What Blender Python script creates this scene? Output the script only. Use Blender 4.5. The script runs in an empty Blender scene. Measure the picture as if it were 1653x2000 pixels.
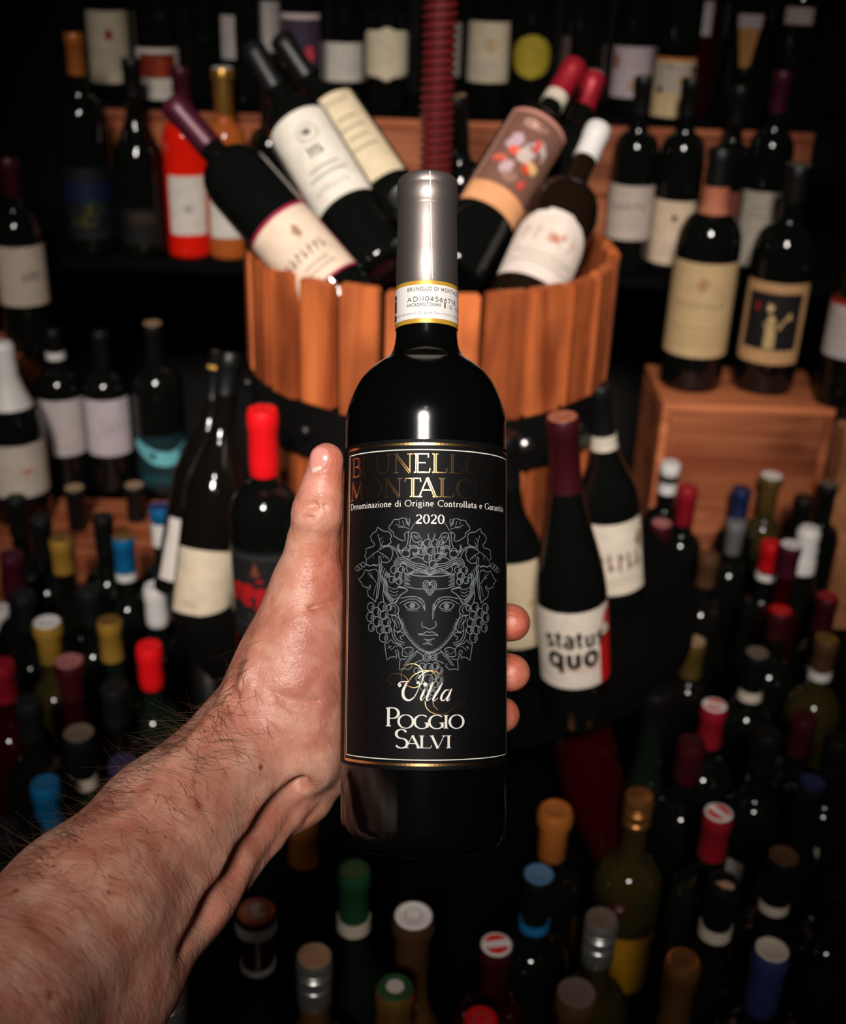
import bpy, bmesh, math, random
import numpy as np
from mathutils import Vector, Matrix
from mathutils.bvhtree import BVHTree
random.seed(7); np.random.seed(7)
PI = math.pi
W, H = 1653.0, 2000.0
FPX = 2300.0
CX, CY = 826.5, 1000.0
CAMZ = 1.5
sc = bpy.context.scene
COL = sc.collection

# ---------------------------------------------------------------- camera
# world "down" seen at image point (665, 5610): a steep pitch and a slight roll
_d = Vector(((665 - CX) / FPX, -(5610 - CY) / FPX, -1.0)).normalized()
_up = -_d
_f = Vector((0, 0, -1.0)); _f = (_f - _f.dot(_up) * _up).normalized()
_r = _f.cross(_up)
RC = Matrix((_r, _f, _up))            # camera coordinates -> world
CAMLOC = Vector((0, 0, CAMZ))
MC = Matrix.Translation(CAMLOC) @ RC.to_4x4()
cam = bpy.data.cameras.new('camera'); camo = bpy.data.objects.new('camera', cam); COL.objects.link(camo)
camo.matrix_world = MC
cam.sensor_fit = 'VERTICAL'; cam.sensor_height = 36.0; cam.sensor_width = 36.0 * W / H
cam.lens = 36.0 * FPX / H
cam.clip_start = 0.02; cam.clip_end = 50
cam.dof.use_dof = True; cam.dof.focus_distance = 0.525; cam.dof.aperture_fstop = 8.5; cam.dof.aperture_blades = 0
sc.camera = camo

# ---------------------------------------------------------------- world, lamps, exposure
wd = bpy.data.worlds.new('world'); sc.world = wd; wd.use_nodes = True
wd.node_tree.nodes['Background'].inputs[0].default_value = (1.0, 0.85, 0.7, 1)
wd.node_tree.nodes['Background'].inputs[1].default_value = 0.0025
def spot(name, loc, aim, power, radius, size, blend, col):
    l = bpy.data.lights.new(name, 'SPOT'); o = bpy.data.objects.new(name, l); COL.objects.link(o)
    l.energy = power; l.shadow_soft_size = radius; l.spot_size = math.radians(size); l.spot_blend = blend; l.color = col
    o.location = loc; o.rotation_euler = (Vector(aim) - Vector(loc)).to_track_quat('-Z', 'Y').to_euler()
    return o
LAMP = Vector((-0.20, -1.79, 3.19))
spot('track_spotlight', LAMP, (-0.02, 1.22, 1.14), 760, 0.29, 24.5, 1.0, (1.0, 0.93, 0.86))
spot('track_spotlight', (-0.05, -1.10, 3.33), (0.0, 1.75, 1.22), 120, 0.06, 32, 1.0, (1.0, 0.95, 0.9))
sc.view_settings.view_transform = 'Standard'; sc.view_settings.look = 'None'
sc.view_settings.gamma = 1.0; sc.view_settings.exposure = 0.0; sc.view_settings.use_curve_mapping = False
sc.cycles.use_denoising = True
sc.cycles.max_bounces = 6; sc.cycles.diffuse_bounces = 2; sc.cycles.glossy_bounces = 3; sc.cycles.transmission_bounces = 4
sc.cycles.sample_clamp_indirect = 4.0

# ---------------------------------------------------------------- geometry of rays
def ray(px, py):
    return RC @ Vector(((px - CX) / FPX, -(py - CY) / FPX, -1.0))
def at_depth(px, py, d): return CAMLOC + ray(px, py) * d
def at_z(px, py, z):
    r = ray(px, py); return CAMLOC + r * ((z - CAMZ) / r.z)
def at_y(px, py, y):
    r = ray(px, py); return CAMLOC + r * (y / r.y)

# ---------------------------------------------------------------- materials
MATS = {}
def mat(name, col, rough=0.6, metal=0.0, spec=0.5, **kw):
    if name in MATS: return MATS[name]
    m = bpy.data.materials.new(name); m.use_nodes = True
    b = m.node_tree.nodes['Principled BSDF']
    b.inputs['Base Color'].default_value = (*col, 1); b.inputs['Roughness'].default_value = rough
    b.inputs['Metallic'].default_value = metal; b.inputs['Specular IOR Level'].default_value = spec
    for k, v in kw.items():
        b.inputs[k.replace('_', ' ')].default_value = v
    MATS[name] = m
    return m
def srgb(r, g, b):
    f = lambda c: (c / 255 / 12.92) if c / 255 <= 0.04045 else ((c / 255 + 0.055) / 1.055) ** 2.4
    return (f(r), f(g), f(b))
def nodes(m): return m.node_tree.nodes, m.node_tree.links, m.node_tree.nodes['Principled BSDF']
def paper(name, col, rough=0.65, mottled=0.12):
    """uncoated label paper: faint mottling and a fine tooth"""
    if name in MATS: return MATS[name]
    m = mat(name, col, rough, spec=0.3); n, l, b = nodes(m)
    tc = n.new('ShaderNodeTexCoord'); nz = n.new('ShaderNodeTexNoise'); nz.inputs['Scale'].default_value = 60; nz.inputs['Detail'].default_value = 5
    mx = n.new('ShaderNodeMixRGB'); mx.blend_type = 'MULTIPLY'
    cr = n.new('ShaderNodeValToRGB'); cr.color_ramp.elements[0].color = (1 - mottled, 1 - mottled, 1 - mottled * 1.2, 1); cr.color_ramp.elements[1].color = (1, 1, 1, 1)
    cr.color_ramp.elements[0].position = .35; cr.color_ramp.elements[1].position = .6
    mx.inputs[0].default_value = 1; mx.inputs[1].default_value = (*col, 1)
    l.new(tc.outputs['Object'], nz.inputs['Vector']); l.new(nz.outputs['Fac'], cr.inputs[0]); l.new(cr.outputs[0], mx.inputs[2]); l.new(mx.outputs[0], b.inputs['Base Color'])
    return m
def wood(name, c1, c2, rough=0.55, axis='Z', scale=1.0):
    if name in MATS: return MATS[name]
    m = mat(name, c1, rough, spec=0.35); n, l, b = nodes(m)
    tc = n.new('ShaderNodeTexCoord'); oi = n.new('ShaderNodeObjectInfo')
    ad = n.new('ShaderNodeVectorMath'); ad.operation = 'ADD'
    sc_ = n.new('ShaderNodeVectorMath'); sc_.operation = 'SCALE'
    cmb = n.new('ShaderNodeCombineXYZ')
    for i in range(3): l.new(oi.outputs['Random'], cmb.inputs[i])
    sc_.inputs['Scale'].default_value = 9.0; l.new(cmb.outputs[0], sc_.inputs[0])
    l.new(tc.outputs['Object'], ad.inputs[0]); l.new(sc_.outputs[0], ad.inputs[1])
    mp = n.new('ShaderNodeMapping')
    s = [28 * scale] * 3; s['XYZ'.index(axis)] = 2.2 * scale
    mp.inputs['Scale'].default_value = s; l.new(ad.outputs[0], mp.inputs['Vector'])
    nz = n.new('ShaderNodeTexNoise'); nz.inputs['Scale'].default_value = 1.0; nz.inputs['Detail'].default_value = 7; nz.inputs['Distortion'].default_value = 1.2
    l.new(mp.outputs[0], nz.inputs['Vector'])
    cr = n.new('ShaderNodeValToRGB'); cr.color_ramp.elements[0].position = .32; cr.color_ramp.elements[1].position = .68
    cr.color_ramp.elements[0].color = (*c2, 1); cr.color_ramp.elements[1].color = (*c1, 1)
    l.new(nz.outputs['Fac'], cr.inputs[0])
    # knots and weather stains
    mp2 = n.new('ShaderNodeMapping'); s2 = [11 * scale] * 3; s2['XYZ'.index(axis)] = 6 * scale; mp2.inputs['Scale'].default_value = s2
    l.new(ad.outputs[0], mp2.inputs['Vector'])
    nz2 = n.new('ShaderNodeTexNoise'); nz2.inputs['Scale'].default_value = 1.0; nz2.inputs['Detail'].default_value = 3; l.new(mp2.outputs[0], nz2.inputs['Vector'])
    cr2 = n.new('ShaderNodeValToRGB'); cr2.color_ramp.elements[0].position = .30; cr2.color_ramp.elements[1].position = .52
    cr2.color_ramp.elements[0].color = (.34, .25, .22, 1); cr2.color_ramp.elements[1].color = (1, 1, 1, 1)
    l.new(nz2.outputs['Fac'], cr2.inputs[0])
    mx = n.new('ShaderNodeMixRGB'); mx.blend_type = 'MULTIPLY'; mx.inputs[0].default_value = .8
    l.new(cr.outputs[0], mx.inputs[1]); l.new(cr2.outputs[0], mx.inputs[2])
    hs = n.new('ShaderNodeHueSaturation'); mr = n.new('ShaderNodeMapRange'); mr.inputs[3].default_value = .68; mr.inputs[4].default_value = 1.12
    l.new(oi.outputs['Random'], mr.inputs[0]); l.new(mr.outputs[0], hs.inputs['Value']); l.new(mx.outputs[0], hs.inputs['Color'])
    l.new(hs.outputs[0], b.inputs['Base Color'])
    bp = n.new('ShaderNodeBump'); bp.inputs['Strength'].default_value = .25; bp.inputs['Distance'].default_value = .002
    l.new(nz.outputs['Fac'], bp.inputs['Height']); l.new(bp.outputs[0], b.inputs['Normal'])
    return m
M_PRESS = wood('press_wood', srgb(222, 122, 66), srgb(140, 62, 28))
M_CRATE = wood('crate_wood', srgb(198, 118, 76), srgb(146, 70, 38), axis='X')
M_CRATE2 = wood('pale_crate_wood', srgb(204, 140, 96), srgb(176, 112, 72), axis='X')
M_BLACK = mat('black_painted_board', (.0018, .0018, .0018), .9, spec=.06)
M_IRON = mat('black_iron', (.012, .011, .011), .42, metal=.6)
M_BOLT = mat('bolt_steel', (.45, .43, .41), .35, metal=1)
M_SCREW = mat('dark_red_painted_screw', srgb(88, 20, 22), .42, spec=.5)
GLASS = {}
def glass(kind):
    if kind in GLASS: return GLASS[kind]
    spec = {'black': (.0035, .004, .0035), 'green': (.006, .010, .006), 'brown': (.010, .0055, .003), 'olive': (.03, .022, .006),
            'red': (.75, .012, .004), 'orange': (.42, .10, .02), 'amber': (.10, .045, .012), 'darkred': (.022, .0008, .0012), 'smoke': (.005, .0042, .0035), 'yellow': (.30, .17, .02)}[kind]
    m = mat('glass_' + kind, spec, .055, spec=.5)
    if kind in ('red', 'orange'):
        nodes(m)[2].inputs['Subsurface Weight'].default_value = 0.0
    GLASS[kind] = m
    return m
def foil(name, col, rough=.45, metal=0.35):
    """tin or plastic capsule: satin with a faint crinkle"""
    if name in MATS: return MATS[name]
    m = mat(name, col, rough, metal); n, l, b = nodes(m)
    tc = n.new('ShaderNodeTexCoord'); nz = n.new('ShaderNodeTexNoise'); nz.inputs['Scale'].default_value = 160; nz.inputs['Detail'].default_value = 3
    bp = n.new('ShaderNodeBump'); bp.inputs['Strength'].default_value = .12; bp.inputs['Distance'].default_value = .0006
    l.new(tc.outputs['Object'], nz.inputs['Vector']); l.new(nz.outputs['Fac'], bp.inputs['Height']); l.new(bp.outputs[0], b.inputs['Normal'])
    return m
CAPC = {'white': (.70, .66, .63), 'cream': (.60, .52, .42), 'grey': (.20, .19, .19), 'black': (.006, .006, .006), 'charcoal': (.012, .012, .013),
        'red': (.62, .006, .010), 'wax_red': (.85, .006, .010), 'crimson': (.34, .010, .022), 'darkred': (.050, .004, .007), 'maroon': (.060, .006, .018),
        'gold': (.62, .33, .07), 'mustard': (.40, .22, .03), 'copper': (.55, .22, .06), 'orange': (.46, .135, .025), 'blue': (.006, .14, .34),
        'navy': (.012, .022, .08), 'royal': (.008, .05, .24), 'purple': (.045, .03, .09), 'green': (.016, .08, .03), 'silver': (.55, .53, .51),
        'terracotta': (.50, .16, .085), 'pink': (.50, .16, .16), 'tan': (.45, .28, .16), 'brown': (.10, .045, .02), 'taupe': (.18, .13, .10), 'steelblue': (.09, .20, .36),
        'amber': (.07, .03, .012), 'olive': (.10, .06, .012), 'indigo': (.035, .05, .17)}
def capm(c):
    metal = .85 if c in ('gold', 'silver', 'copper') else (.3 if c not in ('white', 'cream', 'wax_red') else 0)
    return foil('foil_' + c, CAPC[c], .33 if metal > .5 else .42, metal)
# ---------------------------------------------------------------- mesh builders
def link(name, me, m=None, parent=None, smooth=True):
    o = bpy.data.objects.new(name, me); COL.objects.link(o)
    if m is not None and not me.materials: me.materials.append(m)
    if parent is not None: o.parent = parent
    if smooth and me.polygons: me.polygons.foreach_set('use_smooth', [True] * len(me.polygons))
    return o
def mesh(name, v, f):
    me = bpy.data.meshes.new(name); me.from_pydata([tuple(p) for p in v], [], f); me.update(); return me
def tagt(o, label, cat, group=None):
    o['label'] = label; o['category'] = cat
    if group: o['group'] = group
    return o
def struct(o): o['kind'] = 'structure'; return o
def box_mesh(sx, sy, sz, bevel=.002):
    bm = bmesh.new(); bmesh.ops.create_cube(bm, size=1)
    bmesh.ops.scale(bm, vec=(sx, sy, sz), verts=bm.verts)
    if bevel > 0: bmesh.ops.bevel(bm, geom=bm.edges[:], offset=bevel, segments=1, affect='EDGES')
    me = bpy.data.meshes.new('box'); bm.to_mesh(me); bm.free(); return me
def lathe(prof, n=40, name='lathe'):
    """revolve (z, r) pairs; r==0 rows become poles"""
    v, f, rows = [], [], []
    for z, r in prof:
        if r <= 1e-7: rows.append([len(v)]); v.append((0, 0, z))
        else:
            s = len(v); rows.append(list(range(s, s + n)))
            for i in range(n):
                a = 2 * PI * i / n; v.append((r * math.cos(a), r * math.sin(a), z))
    for a, b in zip(rows, rows[1:]):
        for i in range(n):
            j = (i + 1) % n
            if len(a) == 1 and len(b) == 1: continue
            if len(a) == 1: f.append((a[0], b[j], b[i]))
            elif len(b) == 1: f.append((a[i], a[j], b[0]))
            else: f.append((a[i], a[j], b[j], b[i]))
    return mesh(name, v, f)
def add_sharp(me, ang=35):
    try: me.set_sharp_from_angle(angle=math.radians(ang))
    except Exception: pass
    return me
class Ink:
    """flat ribbons and patches in label coordinates (u = arc metres, v = height metres)"""
    def __init__(s): s.v = []; s.f = []
    def ribbon(s, pts, w, step=.0015, closed=False):
        P = [Vector((p[0], p[1])) for p in pts]
        if closed: P.append(P[0])
        ws = w if isinstance(w, (list, tuple)) else None
        Q, Wd = [], []
        for i in range(len(P) - 1):
            L = (P[i + 1] - P[i]).length; k = max(1, int(math.ceil(L / step)))
            for j in range(k):
                t = j / k; Q.append(P[i].lerp(P[i + 1], t)); Wd.append((ws[i] * (1 - t) + ws[i + 1] * t) if ws else w)
        Q.append(P[-1]); Wd.append(ws[-1] if ws else w)
        b = len(s.v)
        for i, q in enumerate(Q):
            a = Q[i - 1] if i else q; c = Q[i + 1] if i < len(Q) - 1 else q
            if closed and i in (0, len(Q) - 1): a, c = Q[-2], Q[1]
            t = (c - a); t = t.normalized() if t.length > 1e-9 else Vector((1, 0))
            n = Vector((-t.y, t.x)) * (Wd[i] / 2)
            s.v += [q + n, q - n]
        for i in range(len(Q) - 1): s.f.append((b + 2 * i, b + 2 * i + 1, b + 2 * i + 3, b + 2 * i + 2))
    def rect(s, u0, u1, v0, v1, step=.004):
        k = max(1, int((u1 - u0) / step)); b = len(s.v)
        for i in range(k + 1):
            u = u0 + (u1 - u0) * i / k; s.v += [Vector((u, v0)), Vector((u, v1))]
        for i in range(k): s.f.append((b + 2 * i, b + 2 * i + 2, b + 2 * i + 3, b + 2 * i + 1))
    def disc(s, u, v, ru, rv=None, n=14):
        rv = rv or ru; b = len(s.v); s.v.append(Vector((u, v)))
        for i in range(n): s.v.append(Vector((u + ru * math.cos(2 * PI * i / n), v + rv * math.sin(2 * PI * i / n))))
        for i in range(n): s.f.append((b, b + 1 + i, b + 1 + (i + 1) % n))
    def blob(s, u, v, ru, rv, n=14, seed=0):
        rnd = random.Random(seed); b = len(s.v); s.v.append(Vector((u, v)))
        for i in range(n):
            k = .72 + .5 * rnd.random(); s.v.append(Vector((u + ru * k * math.cos(2 * PI * i / n), v + rv * k * math.sin(2 * PI * i / n))))
        for i in range(n): s.f.append((b, b + 1 + i, b + 1 + (i + 1) % n))
    def poly(s, pts):
        b = len(s.v); c = Vector((sum(p[0] for p in pts) / len(pts), sum(p[1] for p in pts) / len(pts))); s.v.append(c)
        s.v += [Vector(p) for p in pts]
        for i in range(len(pts)): s.f.append((b, b + 1 + i, b + 1 + (i + 1) % len(pts)))
    def circle(s, u, v, ru, w, rv=None, n=18, a0=0, a1=360):
        rv = rv or ru; full = abs(a1 - a0) >= 360
        pts = [(u + ru * math.cos(math.radians(a0 + (a1 - a0) * i / n)), v + rv * math.sin(math.radians(a0 + (a1 - a0) * i / n))) for i in range(n + (0 if full else 1))]
        s.ribbon(pts, w, closed=full)
    def wrap(s, name, R, m, parent, off=.00012):
        v = [((R + off) * math.sin(p.x / R), -(R + off) * math.cos(p.x / R), p.y) for p in s.v]
        me = mesh(name, v, s.f)
        bm = bmesh.new(); bm.from_mesh(me)
        bm.normal_update()
        for fc in bm.faces:
            c = fc.calc_center_median()
            if fc.normal.x * c.x + fc.normal.y * c.y < 0: fc.normal_flip()
        bm.to_mesh(me); bm.free()
        return link(name, me, m, parent, smooth=False)
    def plane(s, name, M, m, parent):
        me = mesh(name, [M @ Vector((p.x, p.y, 0)) for p in s.v], s.f); return link(name, me, m, parent, smooth=False)

# ---------------------------------------------------------------- lettering drawn with a broad pen
def arc(cx, cy, rx, ry, a0, a1, n=12):
    return [(cx + rx * math.cos(math.radians(a0 + (a1 - a0) * i / n)), cy + ry * math.sin(math.radians(a0 + (a1 - a0) * i / n))) for i in range(n + 1)]
# glyph: advance width, [(points, weight)] weight None = pen contrast, else 'k' thick, 'n' thin
def L_(*p): return list(p)
GL = {
 'A': (.78, [(L_((.06, 0), (.37, 1)), 'n'), (L_((.37, 1), (.70, 0)), 'k'), (L_((.18, .36), (.55, .36)), 'n')]),
 'B': (.62, [(L_((.14, 0), (.14, 1)), 'k'), (L_((.14, 1), (.32, 1)) + arc(.32, .76, .19, .24, 90, -90) + L_((.14, .52)), None), (L_((.14, .52), (.34, .52)) + arc(.34, .26, .24, .26, 90, -90) + L_((.14, 0)), None)]),
 'C': (.76, [(arc(.46, .5, .38, .5, 48, 312, 20), None), (L_((.73, .98), (.73, .72)), 'n')]),
 'D': (.80, [(L_((.14, 0), (.14, 1)), 'k'), (L_((.14, 1), (.32, 1)) + arc(.32, .5, .42, .5, 90, -90, 18) + L_((.14, 0)), None)]),
 'E': (.60, [(L_((.14, 0), (.14, 1)), 'k'), (L_((.14, .975), (.54, .975), (.54, .80)), 'n'), (L_((.14, .52), (.44, .52)), 'n'), (L_((.14, .025), (.58, .025), (.60, .22)), 'n')]),
 'G': (.82, [(arc(.46, .5, .39, .5, 48, 335, 20), None), (L_((.74, 0.08), (.74, .42)), 'k'), (L_((.60, .42), (.86, .42)), 'n')]),
 'I': (.32, [(L_((.16, 0), (.16, 1)), 'k')]),
 'K': (.72, [(L_((.14, 0), (.14, 1)), 'k'), (L_((.62, 1), (.16, .45)), 'n'), (L_((.30, .60), (.68, 0)), 'k')]),
 'L': (.58, [(L_((.14, 0), (.14, 1)), 'k'), (L_((.14, .025), (.54, .025), (.58, .24)), 'n')]),
 'M': (.98, [(L_((.12, 0), (.16, 1)), 'n'), (L_((.16, 1), (.48, .12)), 'k'), (L_((.48, .12), (.80, 1)), 'n'), (L_((.80, 1), (.86, 0)), 'k')]),
 'N': (.84, [(L_((.14, 0), (.14, 1)), 'n'), (L_((.12, 1), (.70, 0)), 'k'), (L_((.70, 0), (.70, 1)), 'n')]),
 'O': (.88, [(arc(.44, .5, .38, .5, 0, 360, 26), None)]),
 'P': (.60, [(L_((.14, 0), (.14, 1)), 'k'), (L_((.14, 1), (.32, 1)) + arc(.32, .72, .24, .28, 90, -90) + L_((.14, .44)), None)]),
 'R': (.70, [(L_((.14, 0), (.14, 1)), 'k'), (L_((.14, 1), (.32, 1)) + arc(.32, .74, .22, .26, 90, -90) + L_((.14, .48)), None), (L_((.30, .48), (.68, 0)), 'k')]),
 'S': (.58, [(arc(.29, .76, .20, .24, 25, 250, 12) + arc(.29, .26, .23, .26, 80, -150, 14), None)]),
 'T': (.72, [(L_((.36, 0), (.36, 1)), 'k'), (L_((.06, .80), (.08, .975), (.64, .975), (.66, .80)), 'n')]),
 'U': (.80, [(L_((.14, 1), (.14, .34)) + arc(.40, .30, .26, .30, 180, 270, 8), 'k'), (arc(.40, .30, .26, .30, 270, 360, 8) + L_((.66, 1)), 'n')]),
 'V': (.76, [(L_((.06, 1), (.38, 0)), 'k'), (L_((.38, 0), (.70, 1)), 'n')]),
 'a': (.46, [(arc(.22, .46, .15, .17, 150, 0, 8) + L_((.37, .05), (.43, .02)), None), (arc(.22, .17, .16, .16, 60, 350, 14), None)]),
 'd': (.52, [(arc(.24, .30, .18, .30, 0, 360, 16), None), (L_((.42, 1.0), (.42, 0)), 'k')]),
 'e': (.48, [(L_((.08, .34), (.40, .34)) + arc(.24, .32, .17, .31, 5, 310, 16), None)]),
 'g': (.50, [(arc(.22, .40, .15, .20, 0, 360, 14), None), (arc(.24, -.12, .20, .17, 0, 360, 14), None), (L_((.34, .55), (.46, .60)), 'n')]),
 'i': (.26, [(L_((.13, 0), (.13, .62)), 'k'), (L_((.13, .84), (.13, .93)), 'k')]),
 'j': (.26, [(L_((.15, .62), (.15, -.15), (.02, -.25)), 'k'), (L_((.15, .84), (.15, .93)), 'k')]),
 'l': (.26, [(L_((.13, 0), (.13, 1.05)), 'k')]),
 'm': (.84, [(L_((.12, 0), (.12, .62)), 'k'), (arc(.27, .42, .15, .20, 170, 0, 8) + L_((.42, 0)), 'k'), (arc(.57, .42, .15, .20, 170, 0, 8) + L_((.72, 0)), 'k')]),
 'n': (.54, [(L_((.12, 0), (.12, .62)), 'k'), (arc(.27, .40, .15, .22, 170, 0, 8) + L_((.42, 0)), 'k')]),
 'o': (.50, [(arc(.25, .31, .18, .31, 0, 360, 18), None)]),
 'q': (.52, [(arc(.24, .31, .18, .31, 0, 360, 16), None), (L_((.42, .62), (.42, -.32)), 'k')]),
 'r': (.38, [(L_((.12, 0), (.12, .62)), 'k'), (arc(.26, .44, .14, .16, 170, 40, 6), 'k')]),
 's': (.42, [(arc(.21, .46, .13, .15, 25, 250, 9) + arc(.21, .16, .15, .16, 80, -150, 10), 'k')]),
 't': (.34, [(L_((.15, .85), (.15, .10), (.28, .02)), 'k'), (L_((.02, .60), (.30, .60)), 'n')]),
 'u': (.54, [(L_((.12, .62), (.12, .2)) + arc(.26, .18, .14, .18, 180, 360, 8) + L_((.40, .62)), 'k'), (L_((.40, .62), (.40, 0)), 'k')]),
 'z': (.44, [(L_((.06, .58), (.38, .58)), 'n'), (L_((.38, .60), (.06, .02)), 'k'), (L_((.06, .03), (.40, .03)), 'n')]),
 '0': (.56, [(arc(.28, .5, .22, .5, 0, 360, 22), None)]),
 '1': (.40, [(L_((.08, .8), (.22, 1), (.22, 0)), 'k')]),
 '2': (.56, [(arc(.27, .72, .20, .27, 160, -30, 12) + L_((.06, .04)), None), (L_((.05, .05), (.50, .05)), 'k')]),
 '4': (.58, [(L_((.40, 0), (.40, 1), (.05, .30), (.54, .30)), 'n')]),
 '5': (.54, [(L_((.46, .96), (.14, .96), (.11, .55)) + arc(.26, .31, .22, .30, 120, -150, 14), 'n')]),
 '6': (.56, [(L_((.42, .98), (.12, .45)), 'n'), (arc(.28, .30, .21, .29, 0, 360, 16), 'n')]),
 '7': (.52, [(L_((.06, .96), (.48, .96), (.20, 0)), 'n')]),
 '8': (.54, [(arc(.27, .75, .18, .24, 0, 360, 14), 'n'), (arc(.27, .26, .21, .26, 0, 360, 14), 'n')]),
 '9': (.56, [(arc(.28, .69, .21, .29, 0, 360, 16), 'n'), (L_((.48, .62), (.20, 0)), 'n')]),
 '.': (.24, [(L_((.10, 0), (.10, .10)), 'k')]), ' ': (.34, []),
}
SERIF = {'A': [(.06, 0), (.70, 0)], 'B': [], 'D': [], 'E': [], 'I': [(.16, 0), (.16, 1)], 'K': [(.14, 0), (.14, 1), (.66, 1), (.68, 0)], 'L': [(.14, 1)], 'M': [(.12, 0), (.86, 0)],
         'N': [(.14, 0), (.12, 1), (.70, 1)], 'P': [(.14, 0)], 'R': [(.14, 0), (.68, 0)], 'T': [(.36, 0)], 'U': [(.14, 1), (.66, 1)], 'V': [(.06, 1), (.70, 1)],
         'i': [(.13, 0)], 'n': [(.12, 0), (.42, 0)], 'm': [(.12, 0), (.42, 0), (.72, 0)], 'l': [(.13, 0)], 'r': [(.12, 0)], '1': [(.22, 0)]}
def glyph(ink, ch, u, v, sx, sy, thick=.13, thin=.045, serif=True, slant=0, dark=None):
    """draw one letter; sx, sy metres per em; dark = second Ink for the inline of open capitals"""
    adv, strokes = GL[ch]
    T = lambda p: (u + (p[0] + slant * p[1]) * sx, v + p[1] * sy)
    for pts, wt in strokes:
        P = [T(p) for p in pts]
        ws = []
        for i in range(len(P)):
            a = P[max(0, i - 1)]; b = P[min(len(P) - 1, i + 1)]
            dx, dy = b[0] - a[0], b[1] - a[1]; L = math.hypot(dx, dy) or 1
            k = abs(dy) / L
            w = {'k': thick, 'n': thin, None: thin + (thick - thin) * k ** 1.5}[wt]
            ws.append(w * sy)
        ink.ribbon(P, ws, step=sy * .25)
        if dark is not None and wt != 'n':
            dark.ribbon(P, [max(.0001, w * .34) if w > thick * sy * .6 else .00001 for w in ws], step=sy * .25)
    if serif:
        for (x, y) in SERIF.get(ch, []):
            p = T((x, y)); d = .11 * sx if ch.isupper() else .09 * sx; yy = p[1] + (thin * sy / 2 if y == 0 else -thin * sy / 2)
            ink.ribbon([(p[0] - d, yy), (p[0] + d, yy)], thin * sy)
        if ch in 'BDPRE': ink.ribbon([T((.03, .975)), T((.2, .975))], thin * sy); ink.ribbon([T((.03, .025)), T((.24, .025))], thin * sy)
        if ch == 'L': ink.ribbon([T((.03, .025)), T((.24, .025))], thin * sy)
    return adv
def text_width(s, track=0.0): return sum(GL[c][0] + track for c in s)
def text(ink, s, u0, u1, v, size, thick=.13, thin=.05, serif=True, track=.04, slant=0):
    """fit a string between u0 and u1"""
    k = (u1 - u0) / text_width(s, track); u = u0
    for c in s: u += (glyph(ink, c, u, v, k, size, thick, thin, serif, slant) + track) * k

# ================================================================= THE PLACE
def slab(name, x0, x1, y0, y1, z0, z1, m, parent=None, bevel=.002):
    me = box_mesh(x1 - x0, y1 - y0, z1 - z0, bevel); o = link(name, me, m, parent, smooth=False)
    o.location = ((x0 + x1) / 2, (y0 + y1) / 2, (z0 + z1) / 2)
    return o
M_WALL = mat('dark_wall_paint', (.010, .009, .009), .8, spec=.2)
M_FLOOR = mat('dark_floor', (.012, .010, .009), .6)
struct(slab('floor', -3, 3, -2, 3.2, -.05, 0, M_FLOOR))
struct(slab('wall_back', -3, 3, 2.62, 2.70, 0, 3.4, M_WALL))
struct(slab('wall_left', -3.05, -3, -2, 2.70, 0, 3.4, M_WALL))
struct(slab('wall_right', 3, 3.05, -2, 2.70, 0, 3.4, M_WALL))
struct(slab('ceiling', -3, 3, -2, 2.70, 3.4, 3.45, M_WALL))
def empty(name, loc, label, cat, group=None, rot=None):
    o = bpy.data.objects.new(name, None); COL.objects.link(o); o.location = loc; o.empty_display_size = .05
    if rot: o.rotation_euler = rot
    return tagt(o, label, cat, group)

# ---- tiers behind: z of each level
ZT = .385; Z3 = .63; Z3R = .838; Z2 = .985; Z1 = 1.207; Z25 = .862
# low display table under the crowd of bottles
tb = empty('display_table', (0, .95, 0), 'low black table carrying the crowd of standing bottles', 'table')
def part(name, x0, x1, y0, y1, z0, z1, m, parent, bevel=.002):
    o = slab(name, x0, x1, y0, y1, z0, z1, m, None, bevel); l = o.location.copy(); o.parent = parent; o.location = l - parent.location; return o
part('tabletop', -1.35, 1.35, .38, 1.72, ZT - .03, ZT, M_BLACK, tb)
for sx in (-1.28, 1.28):
    for sy in (.45, 1.65): part('leg', sx - .03, sx + .03, sy - .03, sy + .03, 0, ZT - .03, M_BLACK, tb)
# black shelf boards behind, each on its own
def shelf_board(x0, x1, y0, y1, z, label, legs=()):
    e = empty('shelf_board', ((x0 + x1) / 2, (y0 + y1) / 2, z - .02), label, 'shelf')
    part('board', x0, x1, y0, y1, z - .018, z, M_BLACK, e)
    for (lx, ly) in legs: part('leg', lx - .015, lx + .015, ly - .015, ly + .015, ZT if z < .5 else 0, z - .019, M_BLACK, e)
    return e
shelf_board(-1.3, 1.3, 1.93, 2.31, Z2, 'black board under the second row and the crates of the top row', [(-1.28, 1.95), (-1.28, 2.29), (1.28, 1.95), (1.28, 2.29), (0, 2.29)])
def crate(x0, x1, y0, y1, z0, z1, rows, label, m=M_CRATE, group=None, vertical_end=False, lid=True):
    c = empty('wooden_crate', ((x0 + x1) / 2, (y0 + y1) / 2, z0), label, 'crate', group)
    g = .0025; t = .014; hh = (z1 - t - z0) / rows if lid else (z1 - z0) / rows
    for i in range(rows):
        a, b = z0 + i * hh + g / 2, z0 + (i + 1) * hh - g / 2
        part('plank', x0 + t, x1 - t, y0, y0 + t, a, b, m, c)
        part('plank', x0 + t, x1 - t, y1 - t, y1, a, b, m, c)
    for xs in (x0, x1 - t):
        part('end_board', xs, xs + t - .0005, y0 - .001, y1, z0, z1 - t - .001, m, c)
    if lid:
        n = max(1, round((y1 - y0) / .12)); d = (y1 - y0) / n
        for i in range(n): part('lid_board', x0, x1, y0 + i * d + .001 - (.002 if i == 0 else 0), y0 + (i + 1) * d - .001, z1 - t, z1, m, c)
    return c
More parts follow.
